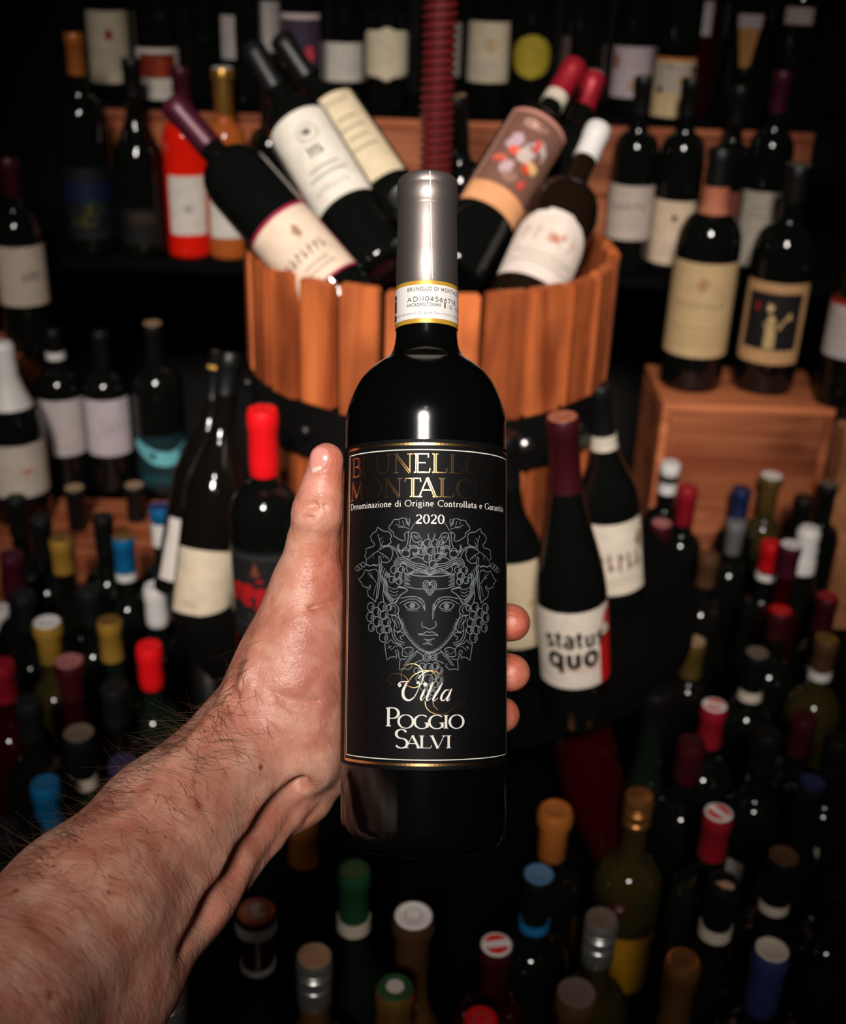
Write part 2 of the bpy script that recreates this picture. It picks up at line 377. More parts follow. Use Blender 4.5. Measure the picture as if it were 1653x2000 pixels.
shelf_board(.28, 1.22, 1.585, 1.735, .46, 'low black step before the right-hand crates, under the rearmost standing bottles', [(.30, 1.60), (1.20, 1.60), (.30, 1.72), (1.20, 1.72)])
# crates lifting the top row (their fronts glow between the necks of the second row)
crate(-.60, -.14, 2.06, 2.27, Z2, Z1, 2, 'wooden crate under the top row left of the press screw')
crate(-.12, .20, 2.06, 2.27, Z2, Z1, 2, 'wooden crate under the top row straight behind the press screw')
crate(.22, .635, 2.06, 2.27, Z2, Z1, 2, 'wooden crate under the top row right of the press')
tbd = empty('shelf_board', (.15, 2.19, Z1), 'thin black board under the top row of bottles', 'shelf'); part('board', -.70, 1.0, 2.062, 2.32, Z1 + .0005, Z1 + .006, M_BLACK, tbd)
# right: crates with the two big bottles on
crate(.372, .645, 1.74, 1.925, ZT, Z3R, 2, 'knotty orange wooden crate under the two large pale-labelled bottles', M_CRATE)
crate(.652, 1.05, 1.70, 1.925, ZT, Z3R - .02, 2, 'paler wooden crate at the right edge under a half-seen bottle', M_CRATE2)
crate(.90, 1.25, 1.94, 2.05, Z2, Z2 + .12, 1, 'small wooden crate at the far right of the second row', M_CRATE)
# left
crate(-1.05, -.655, 1.765, 1.905, Z3 + .001, Z25, 2, 'wooden crate at the left edge under the bottle with letters on its label', M_CRATE)
crate(-1.10, -.36, 1.60, 1.755, ZT, Z3, 2, 'long wooden crate at left under the white-labelled bottles', M_CRATE)
crate(-.35, -.02, 1.62, 1.755, ZT, Z3, 2, 'wooden crate standing in the dark behind the left side of the press', M_CRATE)

# ================================================================= THE GRAPE PRESS
PC = Vector((.0, 1.373, 0)); PR = .218; ZRIM = 1.168; ZB = 1.027
press = empty('wine_press', (PC.x, PC.y, .385), 'slatted wooden grape press with a dark red threaded screw, filled with leaning bottles', 'wine press')
def slat_ring(n, R, z0, z1, th, gap, m, rr, name='slat'):
    w = 2 * PI * R / n
    for i in range(n):
        a = -PI / 2 + 2 * PI * (i + .5) / n + rr
        ww = w - gap * random.uniform(.6, 1.7)
        bm = bmesh.new(); bmesh.ops.create_cube(bm, size=1); bmesh.ops.scale(bm, vec=(ww, th, z1 - z0 + random.uniform(-.003, .003)), verts=bm.verts)
        bmesh.ops.bevel(bm, geom=bm.edges[:], offset=.0022, segments=2, affect='EDGES')
        me = bpy.data.meshes.new('slat'); bm.to_mesh(me); bm.free()
        o = link(name, me, m, press, smooth=False)
        o.location = (R * math.cos(a), R * math.sin(a), (z0 + z1) / 2 - .385); o.rotation_euler = (0, 0, a + PI / 2 + random.uniform(-.02, .02))
slat_ring(26, PR - .008, ZB, ZRIM, .015, .0065, M_PRESS, .015)
slat_ring(24, PR - .016, .748, .965, .015, .009, M_PRESS, .06)
o = link('hoop', add_sharp(lathe([(.965, PR - .012), (.965, PR - .001), (1.027, PR - .001), (1.027, PR - .012), (.965, PR - .012)], 72)), M_IRON, press); o.location = (0, 0, -.385)
o = link('hoop', add_sharp(lathe([(.800, PR - .008), (.800, PR + .0), (.835, PR + .0), (.835, PR - .008), (.800, PR - .008)], 72)), M_IRON, press); o.location = (0, 0, -.385)
for i in range(16):
    a = 2 * PI * (i + .33) / 16
    me = add_sharp(lathe([(0, 0), (0, .0085), (.004, .0085), (.007, .006), (.008, 0)], 12)); b = link('bolt', me, M_BOLT if i % 2 else M_IRON, press)
    b.matrix_local = Matrix.Translation((PR * math.cos(a), PR * math.sin(a), .996 - .385)) @ Matrix.Rotation(a, 4, 'Z') @ Matrix.Rotation(PI / 2, 4, 'Y')
# loose boards on which the bottles inside rest, and the foot plate
o = link('tray', lathe([(.985, 0), (.985, PR - .02), (.997, PR - .02), (.997, 0)], 48), M_BLACK, press); o.location = (0, 0, -.385)
PLC = Vector((.02, -.035, 0)); ZPL = .745
me = lathe([(ZPL - .03, 0), (ZPL - .03, .335), (ZPL, .335), (ZPL, 0)], 56); add_sharp(me); o = link('foot_plate', me, M_BLACK, press); o.location = (PLC.x, PLC.y, -.385)
for a in (-160, -20, 90):
    me = lathe([(0, 0), (0, .02), (ZPL - .03 - .385, .02), (ZPL - .03 - .385, 0)], 16); l = link('leg', me, M_IRON, press)
    l.location = (PLC.x + .30 * math.cos(math.radians(a)), PLC.y + .30 * math.sin(math.radians(a)), 0)
# screw: real helical thread
def screw_mesh(r0, r1, z0, z1, pitch, n=24):
    v, f = [], []; per = 4; turns = (z1 - z0) / pitch; N = int(turns * n)
    for i in range(N + 1):
        a = 2 * PI * i / n; z = z0 + pitch * i / n
        for k, (dr, dz) in enumerate([(0, 0), (0, .28), (1, .45), (1, .80)]):
            r = r0 + (r1 - r0) * dr; v.append((r * math.cos(a), r * math.sin(a), z + dz * pitch))
    for i in range(N):
        for k in range(3): f.append((i * 4 + k, (i + 1) * 4 + k, (i + 1) * 4 + k + 1, i * 4 + k + 1))
    for i in range(N - n):
        f.append((i * 4 + 3, (i + 1) * 4 + 3, (i + 1 + n) * 4, (i + n) * 4))
    return mesh('screw', v, f)
o = link('screw', screw_mesh(.0148, .0188, .95, 2.35, .0092), M_SCREW, press, smooth=False); o.location = (.0, 0, -.385)

# ================================================================= BOTTLES
def profile(kind, R, h):
    s = R / .0375 if R > .045 else 1.0; rn = .0136 * s
    p = [(.004, 0), (0, R * .55), (0, R * .86), (.0025, R * .96), (.008, R)]
    def ease(z0, r0, z1, r1, k, n=10, pw=1.0):
        for i in range(1, n + 1):
            t = i / n
            if k == 's': q = .5 - .5 * math.cos(PI * t)
            else: q = t ** pw
            p.append((z0 + (z1 - z0) * t, r0 + (r1 - r0) * q))
    if kind == 'bordeaux':
        zb = h * .615; zs = zb + R * 1.15
        p.append((zb, R))
        for i in range(1, 9):
            a = PI / 2 * i / 8; p.append((zb + R * .98 * math.sin(a * .93), rn * 1.25 + (R - rn * 1.25) * math.cos(a)))
        z = p[-1][0]; p.append((z + .006, rn * 1.08)); p.append((z + .016, rn)); p.append((h - .012, rn * .97))
    elif kind == 'burgundy':
        zb = h * .47; p.append((zb, R)); ease(zb, R, h * .76, rn * 1.08, 's', 14); p.append((h - .012, rn))
    elif kind == 'flute':
        zb = h * .42; p.append((zb, R)); ease(zb, R, h * .86, rn * 1.02, 's', 16); p.append((h - .012, rn))
    elif kind == 'champagne':
        zb = h * .50; p.append((zb, R)); ease(zb, R, h * .88, rn * 1.15, 's', 16); p.append((h - .012, rn * 1.1))
    p += [(h - .010, rn * 1.12), (h - .004, rn * 1.12), (h - .001, rn * .9), (h - .001, 0)]
    return p
def radius_at(prof, z):
    for (a, b) in zip(prof, prof[1:]):
        if a[0] <= z <= b[0] and b[0] > a[0] and a[0] > .004: return a[1] + (b[1] - a[1]) * (z - a[0]) / (b[0] - a[0])
    return prof[5][1]
MC_ = {}
def cached(key, fn):
    if key not in MC_: MC_[key] = fn()
    return MC_[key]
def cap_profile(style, L, rb, k):
    """heights measured down from the mouth (0 = top)"""
    r = .0148 * k
    if style == 'screw':
        p = [(-L, rb + .0006), (-L + .001, r)]
        p += [(-.030, r), (-.0292, r * .95), (-.0284, r), (-.017, r * 1.01), (-.0160, r * .94), (-.0148, r * .94), (-.0138, r * 1.03), (-.0115, r * 1.03), (-.0105, r * .95), (-.0095, r * .95), (-.0085, r * 1.04), (-.0018, r * 1.03), (.0006, r * .97)]
    elif style == 'wax':
        p = [(-L - .002, rb + .0004), (-L, r * 1.02), (-L + .012, r * 1.05), (-.022, r * 1.02), (-.017, r * 1.10), (-.004, r * 1.10), (.0015, r * .98)]
    elif style == 'collar':   # wide stopper head
        p = [(-L, rb + .0006), (-L + .001, r), (-.016, r), (-.0155, r * 1.22), (-.003, r * 1.25), (.001, r * 1.12)]
    elif style == 'foil':     # loose sparkling-wine foil
        p = [(-L, rb + .0008), (-L * .7, r * 1.25), (-.045, r * 1.08), (-.034, r * 1.22), (-.026, r * 1.02), (-.012, r * 1.15), (-.003, r * 1.10), (.002, r * .8)]
    else:
        p = [(-L, rb + .0006), (-L + .0008, r), (-.0185, r * .985), (-.0170, r * 1.055), (-.0022, r * 1.055), (.0006, r * .97)]
    return p
def bottle(label_text, base, kind='bordeaux', R=.0375, h=.30, g='black', cap='black', top=None, style='tin', L=.055, band=None, lab=None, axis=None, yaw=0.0,
           flag=None, group=None, cat='bottle', cork=False, fill=None):
    ax = (axis or Vector((0, 0, 1))).normalized()
    mid = base + ax * h * .5; to = CAMLOC - mid; to = (to - ax * to.dot(ax)).normalized()
    to = Matrix.Rotation(yaw, 3, ax) @ to
    y = -to; x = y.cross(ax); M3 = Matrix((x, y, ax)).transposed()
    e = bpy.data.objects.new('wine_bottle', None); COL.objects.link(e); e.empty_display_size = .03
    e.matrix_world = Matrix.Translation(base) @ M3.to_4x4()
    tagt(e, label_text, cat, group)
    prof = profile(kind, R, h); k = R / .0375 if R > .045 else 1.0
    gb = cached(('g', kind, round(R, 4), round(h, 3)), lambda: add_sharp(lathe(prof, 44), 50))
    if gb.users and gb.materials and gb.materials[0] != glass(g):
        gb = cached(('g', kind, round(R, 4), round(h, 3), g), lambda: gb.copy())
        gb.materials.clear() if gb.users == 0 else None
    link('glass_body', gb, glass(g), e)
    if fill: # clear glass shows the wine level: body above it in thin smoky glass
        pass
    if cap:
        rb = radius_at(prof, h - L) ; p = cap_profile(style, L, min(rb, .022 * k), k)
        pr = [(h + z, r) for z, r in p]
        # follow a shoulder that is wider than the capsule
        pr = [(z, max(r, radius_at(prof, z) + .0005) if z < h - .02 else r) for z, r in pr]
        rt = pr[-1][1]; zt = pr[-1][0]
        if top is None: pr = pr + [(zt + .0002, 0)]
        me = add_sharp(lathe(pr, 36), 40); link('capsule', me, capm(cap), e)
        if top is not None:
            me = add_sharp(lathe([(zt - .0015, rt * .98), (zt + .0006, rt * .97), (zt + .0012, rt * .86), (zt + .0008, rt * .80), (zt + .0008, 0)], 30), 40)
            t = link('cap_top', me, capm(top), e)
            if flag:
                ink = Ink(); r = rt * .80; ang = flag
                for sgn in (1, -1):
                    pts = arc(0, 0, r, r, 20, 160, 10) if sgn > 0 else arc(0, 0, r, r, 200, 340, 10)
                    ink.poly([(q[0] * math.cos(ang) - q[1] * math.sin(ang), q[0] * math.sin(ang) + q[1] * math.cos(ang)) for q in pts])
                ink.plane('top_print', Matrix.Translation((0, 0, zt + .0011)), mat('print_red', (.62, .006, .008), .45), t)
            elif style in ('tin', 'collar') and top not in ('black', 'charcoal'):
                ink = Ink(); ink.circle(0, 0, rt * .45, .0008); ink.plane('top_print', Matrix.Translation((0, 0, zt + .0010)), mat('embossing', tuple(c * .62 for c in CAPC[top]), .5), t)
    if band:
        z0, z1, c = band; z0, z1 = h - z0, h - z1
        pr = [(z0, radius_at(prof, z0) + .0003)] + [(z0 + (z1 - z0) * i / 5, max(radius_at(prof, z0 + (z1 - z0) * i / 5), 0) + .0011 + (.0002 if cap else 0)) for i in range(6)] + [(z1, radius_at(prof, z1) + .0003)]
        if z0 > h - L: pr = [(z, .0150 * k + (.0003 if 0 < i < len(pr) - 1 else -.0002)) for i, (z, _) in enumerate(pr)]
        link('neck_band', add_sharp(lathe(pr, 36), 40), paper('paper_' + c, CAPC[c]), e)
    for ld in ([lab] if isinstance(lab, dict) else (lab or [])):
        h0, h1 = ld['h']; ha = ld['a']; a0 = ld.get('a0', 0); shape = ld.get('shape', 'rect'); nu, nv = 22, 14
        RR = ld.get('R', R) + .0005; v, f = [], []
        for j in range(nv + 1):
            tv = j / nv; vv = h0 + (h1 - h0) * tv; q = 1.0
            if shape == 'oval': q = math.sqrt(max(0.0, 1 - (2 * tv - 1) ** 2)) if 0 < j < nv else .16
            elif shape == 'round': q = min(1, math.sqrt(max(0, 1 - max(0, (abs(2 * tv - 1) - .35) / .65) ** 2.2)) + .12)
            elif shape == 'soft': q = 1 if .07 < tv < .93 else .955
            elif shape == 'arch': q = 1 if tv < .6 else max(.25, math.sqrt(max(0, 1 - ((tv - .6) / .4) ** 2)))
            elif shape == 'wedge': q = .35 + .65 * tv
            for i in range(nu + 1):
                a = a0 + ha * q * (2 * i / nu - 1); cup = ld.get('cup', 0) * (1 - (2 * i / nu - 1) ** 2)
                rr = RR if ld.get('R') is None else RR
                if ld.get('follow'): rr = radius_at(prof, vv) + .0006
                v.append((rr * math.sin(a), -rr * math.cos(a), vv + cup * (1 - tv if cup < 0 else tv)))
        for j in range(nv):
            for i in range(nu): s = j * (nu + 1) + i; f.append((s, s + 1, s + nu + 2, s + nu + 1))
        lo = link('label', mesh('label', v, f), paper('paper_' + '_'.join('%02x' % int(c * 255) for c in ld['c']), ld['c']), e)
        def U(x): return RR * (a0 + ha * x)
        def V(t): return h0 + (h1 - h0) * t
        lay = 0
        for pt in ld.get('prints', []):
            ink = Ink(); kd = pt[0]; lay += 1
            if kd == 'rect': ink.rect(U(pt[2]), U(pt[3]), V(pt[4]), V(pt[5]))
            elif kd == 'stroke': ink.ribbon([(U(a), V(b)) for a, b in pt[2]], [q * (V(1) - V(0)) for q in pt[3]])
            elif kd == 'lines':
                n = pt[6] if len(pt) > 6 else 3
                for q in range(n):
                    vv = V(pt[4] + (pt[5] - pt[4]) * (q / max(1, n - 1))); sh = .12 * (q % 2) * (pt[3] - pt[2]); ink.ribbon([(U(pt[2] + sh), vv), (U(pt[3] - sh), vv)], (V(1) - V(0)) * .022, step=.003)
            elif kd == 'disc': ink.disc(U(pt[2]), V(pt[3]), pt[4], pt[5] if len(pt) > 5 else None)
            elif kd == 'blob': ink.blob(U(pt[2]), V(pt[3]), pt[4], pt[5], seed=pt[6] if len(pt) > 6 else 1)
            elif kd == 'ring':
                for rr_ in pt[4]: ink.circle(U(pt[2]), V(pt[3]), rr_, .0007)
            elif kd == 'scrib':   # lettering too blurred to read
                rnd = random.Random(pt[2] + int(1e3 * pt[5])); hh_ = (V(1) - V(0)) * pt[6]; du = (U(pt[4]) - U(pt[3])) / pt[2]
                for q in range(pt[2]):
                    uu = U(pt[3]) + du * (q + .2); a_ = rnd.random()
                    ink.ribbon([(uu, V(pt[5])), (uu + du * .1 * a_, V(pt[5]) + hh_)], hh_ * .16); ink.ribbon([(uu, V(pt[5]) + hh_ * (.9 if a_ > .5 else .1)), (uu + du * .5, V(pt[5]) + hh_ * (.5 + .4 * (a_ - .5)))], hh_ * .14)
            elif kd == 'text':
                text(ink, pt[2], U(pt[3]), U(pt[4]), V(pt[5]), (V(1) - V(0)) * pt[6], thick=pt[7] if len(pt) > 7 else .15, thin=(pt[7] if len(pt) > 8 else .05), serif=(len(pt) <= 8))
            elif kd == 'frame':
                a, b, c_, d_ = U(pt[2]), U(pt[3]), V(pt[4]), V(pt[5]); ink.ribbon([(a, c_), (b, c_), (b, d_), (a, d_)], pt[6], closed=True, step=.003)
            elif kd == 'poly': ink.poly([(U(a), V(b)) for a, b in pt[2]])
            ink.wrap('label_print', RR, mat('print_%02x%02x%02x' % tuple(int(255 * c) for c in pt[1]), pt[1], .6, spec=.3), lo, off=.00012 * (lay + 1))
    return e
def lab_from_px(base, R, h, x0, x1, y0, y1, Y, **kw):
    """label size on a standing bottle from its outline in the photograph"""
    z1 = at_y((x0 + x1) / 2, y0, Y - R).z - base.z; z0 = at_y((x0 + x1) / 2, y1, Y - R).z - base.z
    c = at_y((x0 + x1) / 2, (y0 + y1) / 2, Y - R * .6); d = (RC.transposed() @ (c - CAMLOC)); dep = -d.z
    s = max(.15, min(.985, (x1 - x0) / 2 * dep / FPX / R)); 
    return dict(h=(max(.01, z0), min(h * .62, z1)), a=math.asin(s), **kw)
W_ = srgb(214, 204, 194); CR = srgb(212, 196, 168); GY = srgb(168, 160, 155); INK = srgb(70, 62, 58); RD = srgb(150, 40, 30)
def shelf(text_, x0, x1, y0, y1, Y, z, kind='bordeaux', R=.0375, h=.30, label=True, cx=None, **kw):
    lk = {k: kw.pop(k) for k in ('c', 'prints', 'shape', 'cup') if k in kw}
    px = cx if cx is not None else (x0 + x1) / 2
    b = at_y(px, (y0 + y1) / 2, Y); b.z = z
    lab = None
    if label:
        lab = lab_from_px(b, R, h, x0, x1, y0, y1, Y, **lk)
        if cx is not None:
            d = -(RC.transposed() @ (at_y(px, (y0 + y1) / 2, Y - R * .6) - CAMLOC)).z
            s0 = max(-.97, min(.97, (x0 - cx) * d / FPX / R)); s1 = max(-.97, min(.97, (x1 - cx) * d / FPX / R))
            lab['a'] = (math.asin(s1) - math.asin(s0)) / 2; lab['a0'] = (math.asin(s1) + math.asin(s0)) / 2
    return bottle(text_, b, kind, R, h, lab=lab, **kw)
T1Y = 2.10; T2Y = 1.985; Z1B = Z1 + .0065
# ---- top row
T1 = 'bottles on the top row'
_alt = [0]
def t1(text_, x0, x1, y0, y1, **kw):   # two staggered lines, as bottles stand on a narrow shelf
    _alt[0] += 1; kw.setdefault('R', .0355)
    return shelf(text_, x0, x1, y0, y1, T1Y + (.082 if _alt[0] % 2 else 0), Z1B, **kw)
t1('dark bottle with tall cream label and red crest, leftmost of the top row', 172, 255, 22, 163, c=CR, group=T1, prints=[('blob', RD, 0, .68, .008, .009, 3), ('lines', srgb(170, 150, 130), -.5, .5, .2, .45, 4)])
t1('dark bottle whose white label frames a red-brown square picture, top row', 268, 352, 95, 216, c=W_, group=T1, prints=[('rect', srgb(120, 34, 14), -.64, .64, .42, .9), ('blob', srgb(170, 60, 20), .1, .6, .010, .014, 5), ('scrib', srgb(150, 140, 135), 4, -.45, .5, .12, .14)])
t1('black bottle with no light label, beside the square-picture label, top row', 378, 425, 100, 200, label=False, h=.30, g='black')
t1('dark bottle with a narrow strip of pale label, above the gold-necked bottle', 433, 459, 30, 116, cx=466, c=GY, group=T1)
t1('dark bottle with plain grey-white label behind the leaning charcoal capsules', 470, 546, 3, 102, c=srgb(190, 180, 176), h=.32)
t1('dark bottle with purple label and pink figure, left of the short white label', 550, 626, 27, 132, c=srgb(60, 44, 66), prints=[('rect', srgb(200, 180, 180), -1, .9, .9, 1.0), ('blob', srgb(190, 60, 70), .4, .25, .009, .016, 4), ('rect', srgb(90, 70, 60), -1, -.7, 0, .9)])
t1('dark bottle with short square white label left of the press screw, top row', 632, 709, 84, 160, c=W_, shape='soft', prints=[('lines', GY, -.3, .6, .3, .5, 3)])
t1('dark bottle with rounded cream label just left of the press screw, top row', 714, 797, 54, 158, c=CR, shape='round', prints=[('ring', srgb(180, 150, 110), 0, .5, [.012, .009])])
t1('dark bottle half hidden behind the press screw, wavy-edged white label', 868, 900, 45, 152, cx=862, c=W_, R=.037)
t1('dark bottle with tall cream label right of the press screw, top row', 915, 994, 43, 162, c=CR, prints=[('blob', srgb(190, 150, 100), .1, .62, .012, .010, 2), ('rect', srgb(150, 80, 30), .93, 1, .5, 1), ('lines', GY, -.5, .5, .12, .3, 3)])
t1('dark bottle with oval olive-yellow label, top row', 1004, 1074, 69, 154, c=srgb(170, 148, 42), shape='oval', prints=[('ring', srgb(120, 100, 30), 0, .5, [.013])])
t1('dark bottle with thin faint grey label strip, behind the tilted red capsule', 1098, 1114, 72, 120, cx=1140, c=srgb(90, 74, 74), R=.037)
t1('dark bottle with orange landscape picture label, top row right', 1196, 1272, 92, 192, c=srgb(190, 172, 176), prints=[('poly', srgb(190, 110, 60), [(-1, 0), (1, 0), (1, .5), (.1, .85), (-.5, .8), (-1, .55)]), ('blob', srgb(150, 60, 24), -.7, .7, .006, .014, 2), ('blob', srgb(160, 120, 70), .2, .25, .012, .010, 4)])
t1('dark bottle with cream label printed with black shapes, top row right', 1276, 1352, 113, 246, c=srgb(206, 178, 134), g='black', prints=[('rect', srgb(190, 110, 50), -1, 1, .95, 1.0), ('rect', srgb(176, 160, 146), -.85, .9, .42, .9), ('blob', INK, -.2, .86, .012, .003, 2), ('blob', srgb(20, 30, 26), -.55, .46, .006, .005, 3), ('blob', srgb(20, 30, 26), .5, .46, .009, .005, 5), ('blob', srgb(20, 20, 20), .8, .8, .004, .009, 6), ('blob', srgb(180, 130, 60), .3, .62, .006, .007, 7)])
t1('clear dark red bottle with long pale neck strip, top row right', 1354, 1392, -10, 70, cx=1368, c=GY, R=.034, g='darkred')
t1('dark bottle with fan-shaped pale and ochre label, top row right', 1437, 1485, 28, 132, c=srgb(150, 104, 50), shape='wedge', prints=[('rect', srgb(150, 138, 140), -.9, .9, .75, 1.0)], R=.040, h=.32)
t1('dark bottle with square grey label, rightmost lit one of the top row', 1459, 1537, 158, 240, c=srgb(166, 150, 152), prints=[('blob', srgb(110, 90, 90), 0, .55, .009, .009, 2)])
t1('dark bottle with pale label cut by the upper right of the frame', 1540, 1592, -30, 48, c=srgb(170, 152, 146), R=.036)
# ---- second row, right of the press
T2 = 'bottles on the second row'
def t2(text_, x0, x1, y0, y1, **kw): return shelf(text_, x0, x1, y0, y1, T2Y, Z2, **kw)
t2('dark bottle with cream two-line label, second row nearest the press', 1187, 1273, 364, 470, c=srgb(190, 172, 160), h=.31, prints=[('scrib', INK, 5, -.6, .6, .55, .14), ('lines', GY, -.5, .5, .25, .4, 2)], group=T2)
t2('dark bottle with cream label and single dark dot, second row right', 1272, 1356, 394, 518, c=srgb(216, 190, 164), h=.31, prints=[('disc', srgb(60, 24, 8), 0, .74, .005), ('lines', GY, -.4, .4, .2, .3, 2)], group=T2)
t2('dark bottle with tall grey-cream label and maroon capsule, second row right', 1442, 1521, 376, 522, c=srgb(176, 164, 150), h=.325, cap='maroon', L=.062, prints=[('lines', srgb(140, 130, 120), -.5, .4, .68, .8, 2)])
t2('dark bottle showing a reddish label edge behind the orange-striped neck', 1412, 1442, 376, 450, cx=1412, c=srgb(110, 56, 44), R=.031)
# ---- large bottles on the right crate
def sbig(*a, **k): return shelf(*a, **k)
sbig('large black bottle with tall tan label and orange stripe on its neck', 1303, 1430, 516, 700, 1.835, Z3R, kind='bordeaux', R=.050, h=.375, c=srgb(200, 168, 124), cap='black', band=(.095, .045, 'terracotta'), prints=[('scrib', srgb(110, 86, 60), 7, -.6, .6, .52, .07), ('blob', srgb(170, 130, 90), 0, .78, .010, .010, 3), ('lines', srgb(178, 146, 104), -.6, .6, .15, .32, 3)])
sbig('large black bottle whose label frames a pale winged figure on black', 1452, 1565, 555, 713, 1.835, Z3R, kind='bordeaux', R=.0495, h=.355, c=srgb(196, 150, 106), cap='black', top='taupe', shape='soft', prints=[('rect', (.008, .007, .007), -.76, .76, .18, .88), ('blob', srgb(196, 164, 116), -.05, .50, .009, .016, 3), ('blob', srgb(206, 176, 130), -.1, .70, .005, .007, 2), ('poly', srgb(196, 160, 110), [(0, .5), (.45, .66), (.5, .58), (.2, .44)]), ('blob', srgb(120, 30, 30), -.45, .7, .005, .007, 5), ('rect', srgb(190, 160, 110), -.15, .12, .2, .42)])
sbig('bottle with white label and red strip cut by the right edge of the frame', 1608, 1672, 572, 704, 1.78, Z3R - .02, R=.041, h=.31, cx=1668, c=srgb(196, 182, 180), cap='maroon', prints=[('rect', srgb(170, 34, 24), -1, 1, .9, 1.0), ('lines', GY, -.7, .6, .2, .7, 4)])
# ---- second row, left of the press
t2('large dark bottle with orange capsule and blue-over-yellow painted label', 128, 222, 330, 470, c=(.003, .004, .008), R=.041, h=.345, cap='orange', L=.062, prints=[('rect', (.002, .007, .028), -.8, .8, .55, .8), ('blob', (.06, .055, .003), 0, .42, .028, .009, 4), ('blob', (.05, .05, .004), -.2, .26, .02, .008, 6), ('blob', (.004, .03, .014), .1, .52, .026, .006, 7), ('scrib', (.04, .02, .01), 6, -.5, .5, .06, .07)])
t2('black burgundy bottle with brown lettering, between orange capsule and rose bottle', 240, 320, 410, 480, c=(.004, .004, .004), kind='burgundy', R=.042, h=.31, prints=[('scrib', srgb(60, 44, 30), 6, -.5, .6, .6, .3)])
t2('bright red rose wine bottle with white label on the second row', 333, 402, 345, 460, g='red', c=W_, R=.0365, h=.30, cap='maroon', L=.05, shape='soft', prints=[('ring', srgb(120, 114, 118), 0, .45, [.004, .007]), ('disc', srgb(140, 134, 138), 0, .45, .0045)])
t2('orange-pink wine bottle with gold capsule and white stopper top', 411, 470, 350, 466, cx=446, g='orange', c=W_, R=.0345, h=.30, cap='gold', top='white', style='collar', L=.07)
t2('dark bottle with a plain shiny neck left of the press rim', 500, 560, 330, 430, label=False, R=.037, h=.285)
# ---- left edge
shelf('dark bottle with cream label showing brown letters, at left edge', -2, 90, 485, 600, 1.835, Z25, R=.0395, h=.30, cap='darkred', c=srgb(190, 172, 156), prints=[('scrib', srgb(60, 34, 24), 3, .0, .55, .42, .16, .2), ('lines', GY, -.5, .6, .15, .25, 2)])
T3 = 'bottles on the left crate'
def t3(text_, x0, x1, y0, y1, Y=1.815, **kw): return shelf(text_, x0, x1, y0, y1, Y, Z3, **kw)
shelf('sparkling wine bottle in white foil with red dot, at left edge', -10, 97, 875, 975, 1.68, Z3, kind='champagne', R=.045, h=.290, cap='white', style='foil', L=.098, c=srgb(204, 190, 176), prints=[('blob', srgb(190, 110, 80), .1, .5, .014, .004, 3)], cx=38)
t3('dark bottle with plain white label and white neck ring, on the left crate', 80, 170, 785, 890, Y=1.80, c=srgb(196, 184, 182), R=.040, h=.275, band=(.048, .036, 'white'), group=T3, shape='soft', cup=-.002)
t3('dark bottle with white label printed with a round spiral, on the left crate', 172, 254, 784, 892, Y=1.80, c=srgb(196, 182, 188), R=.038, h=.275, prints=[('ring', srgb(160, 146, 146), .05, .5, [.016, .0125, .009]), ('disc', srgb(130, 116, 110), .05, .5, .0035)], group=T3, shape='soft')
t3('dark bottle with turquoise crescent label and tan cork top', 272, 364, 855, 955, Y=1.80, c=(.004, .022, .026), R=.042, h=.290, top='tan', prints=[('stroke', srgb(110, 186, 194), [(-1, .86), (-.6, .72), (-.2, .60), (.2, .56), (.6, .62), (1, .76)], [.16, .22, .27, .27, .24, .20]), ('scrib', (.01, .09, .10), 7, -.7, .5, .1, .16)])

# ---- bottles leaning in the press basket
def lean(text_, cap_px, body_px, d0, d1, h, **kw):
    A = at_depth(cap_px[0], cap_px[1], d0); B = at_depth(body_px[0], body_px[1], d1)
    ax = (A - B).normalized(); kw.setdefault('cat', 'bottle')
    return bottle(text_, A - ax * h, h=h, axis=ax, **kw)
lean('leaning bottle with maroon capsule and maroon-edged cream label, left in the press', (338, 203), (612, 520), 1.30, 1.27, .315, R=.0385, cap='maroon', top='brown', L=.068,
     lab=dict(h=(.035, .128), a=1.25, c=srgb(226, 200, 178), prints=[('rect', srgb(150, 30, 60), -1, 1, .955, 1.0), ('rect', srgb(150, 30, 60), -1, 1, 0, .03), ('rect', srgb(150, 30, 60), -1, -.955, 0, 1), ('rect', srgb(150, 30, 60), .955, 1, 0, 1), ('blob', srgb(150, 120, 90), .22, .68, .005, .008, 3), ('scrib', srgb(100, 80, 60), 7, -.5, .62, .34, .13), ('lines', srgb(160, 140, 120), -.3, .5, .16, .24, 2)]))
lean('leaning bottle with white label and round crest, in front in the press', (492, 96), (665, 385), 1.42, 1.355, .345, R=.0385, cap='black', L=.07,
     lab=dict(h=(.088, .213), a=1.12, c=srgb(226, 216, 202), prints=[('ring', srgb(120, 110, 100), .12, .74, [.0125, .011]), ('blob', srgb(110, 104, 96), .12, .75, .006, .006, 4), ('scrib', INK, 3, -.12, .3, .48, .12, .14), ('lines', srgb(150, 140, 128), -.5, .62, .28, .36, 2), ('scrib', srgb(130, 120, 108), 7, -.5, .5, .12, .055)]))
lean('leaning bottle with plain cream label, tucked behind the crested white label', (550, 78), (722, 330), 1.50, 1.45, .345, R=.0385, cap='black', L=.07,
     lab=dict(h=(.09, .22), a=1.1, c=srgb(216, 196, 164), prints=[('scrib', srgb(120, 104, 80), 5, -.2, .7, .86, .07), ('lines', srgb(150, 136, 112), -.1, .7, .35, .7, 4)]))
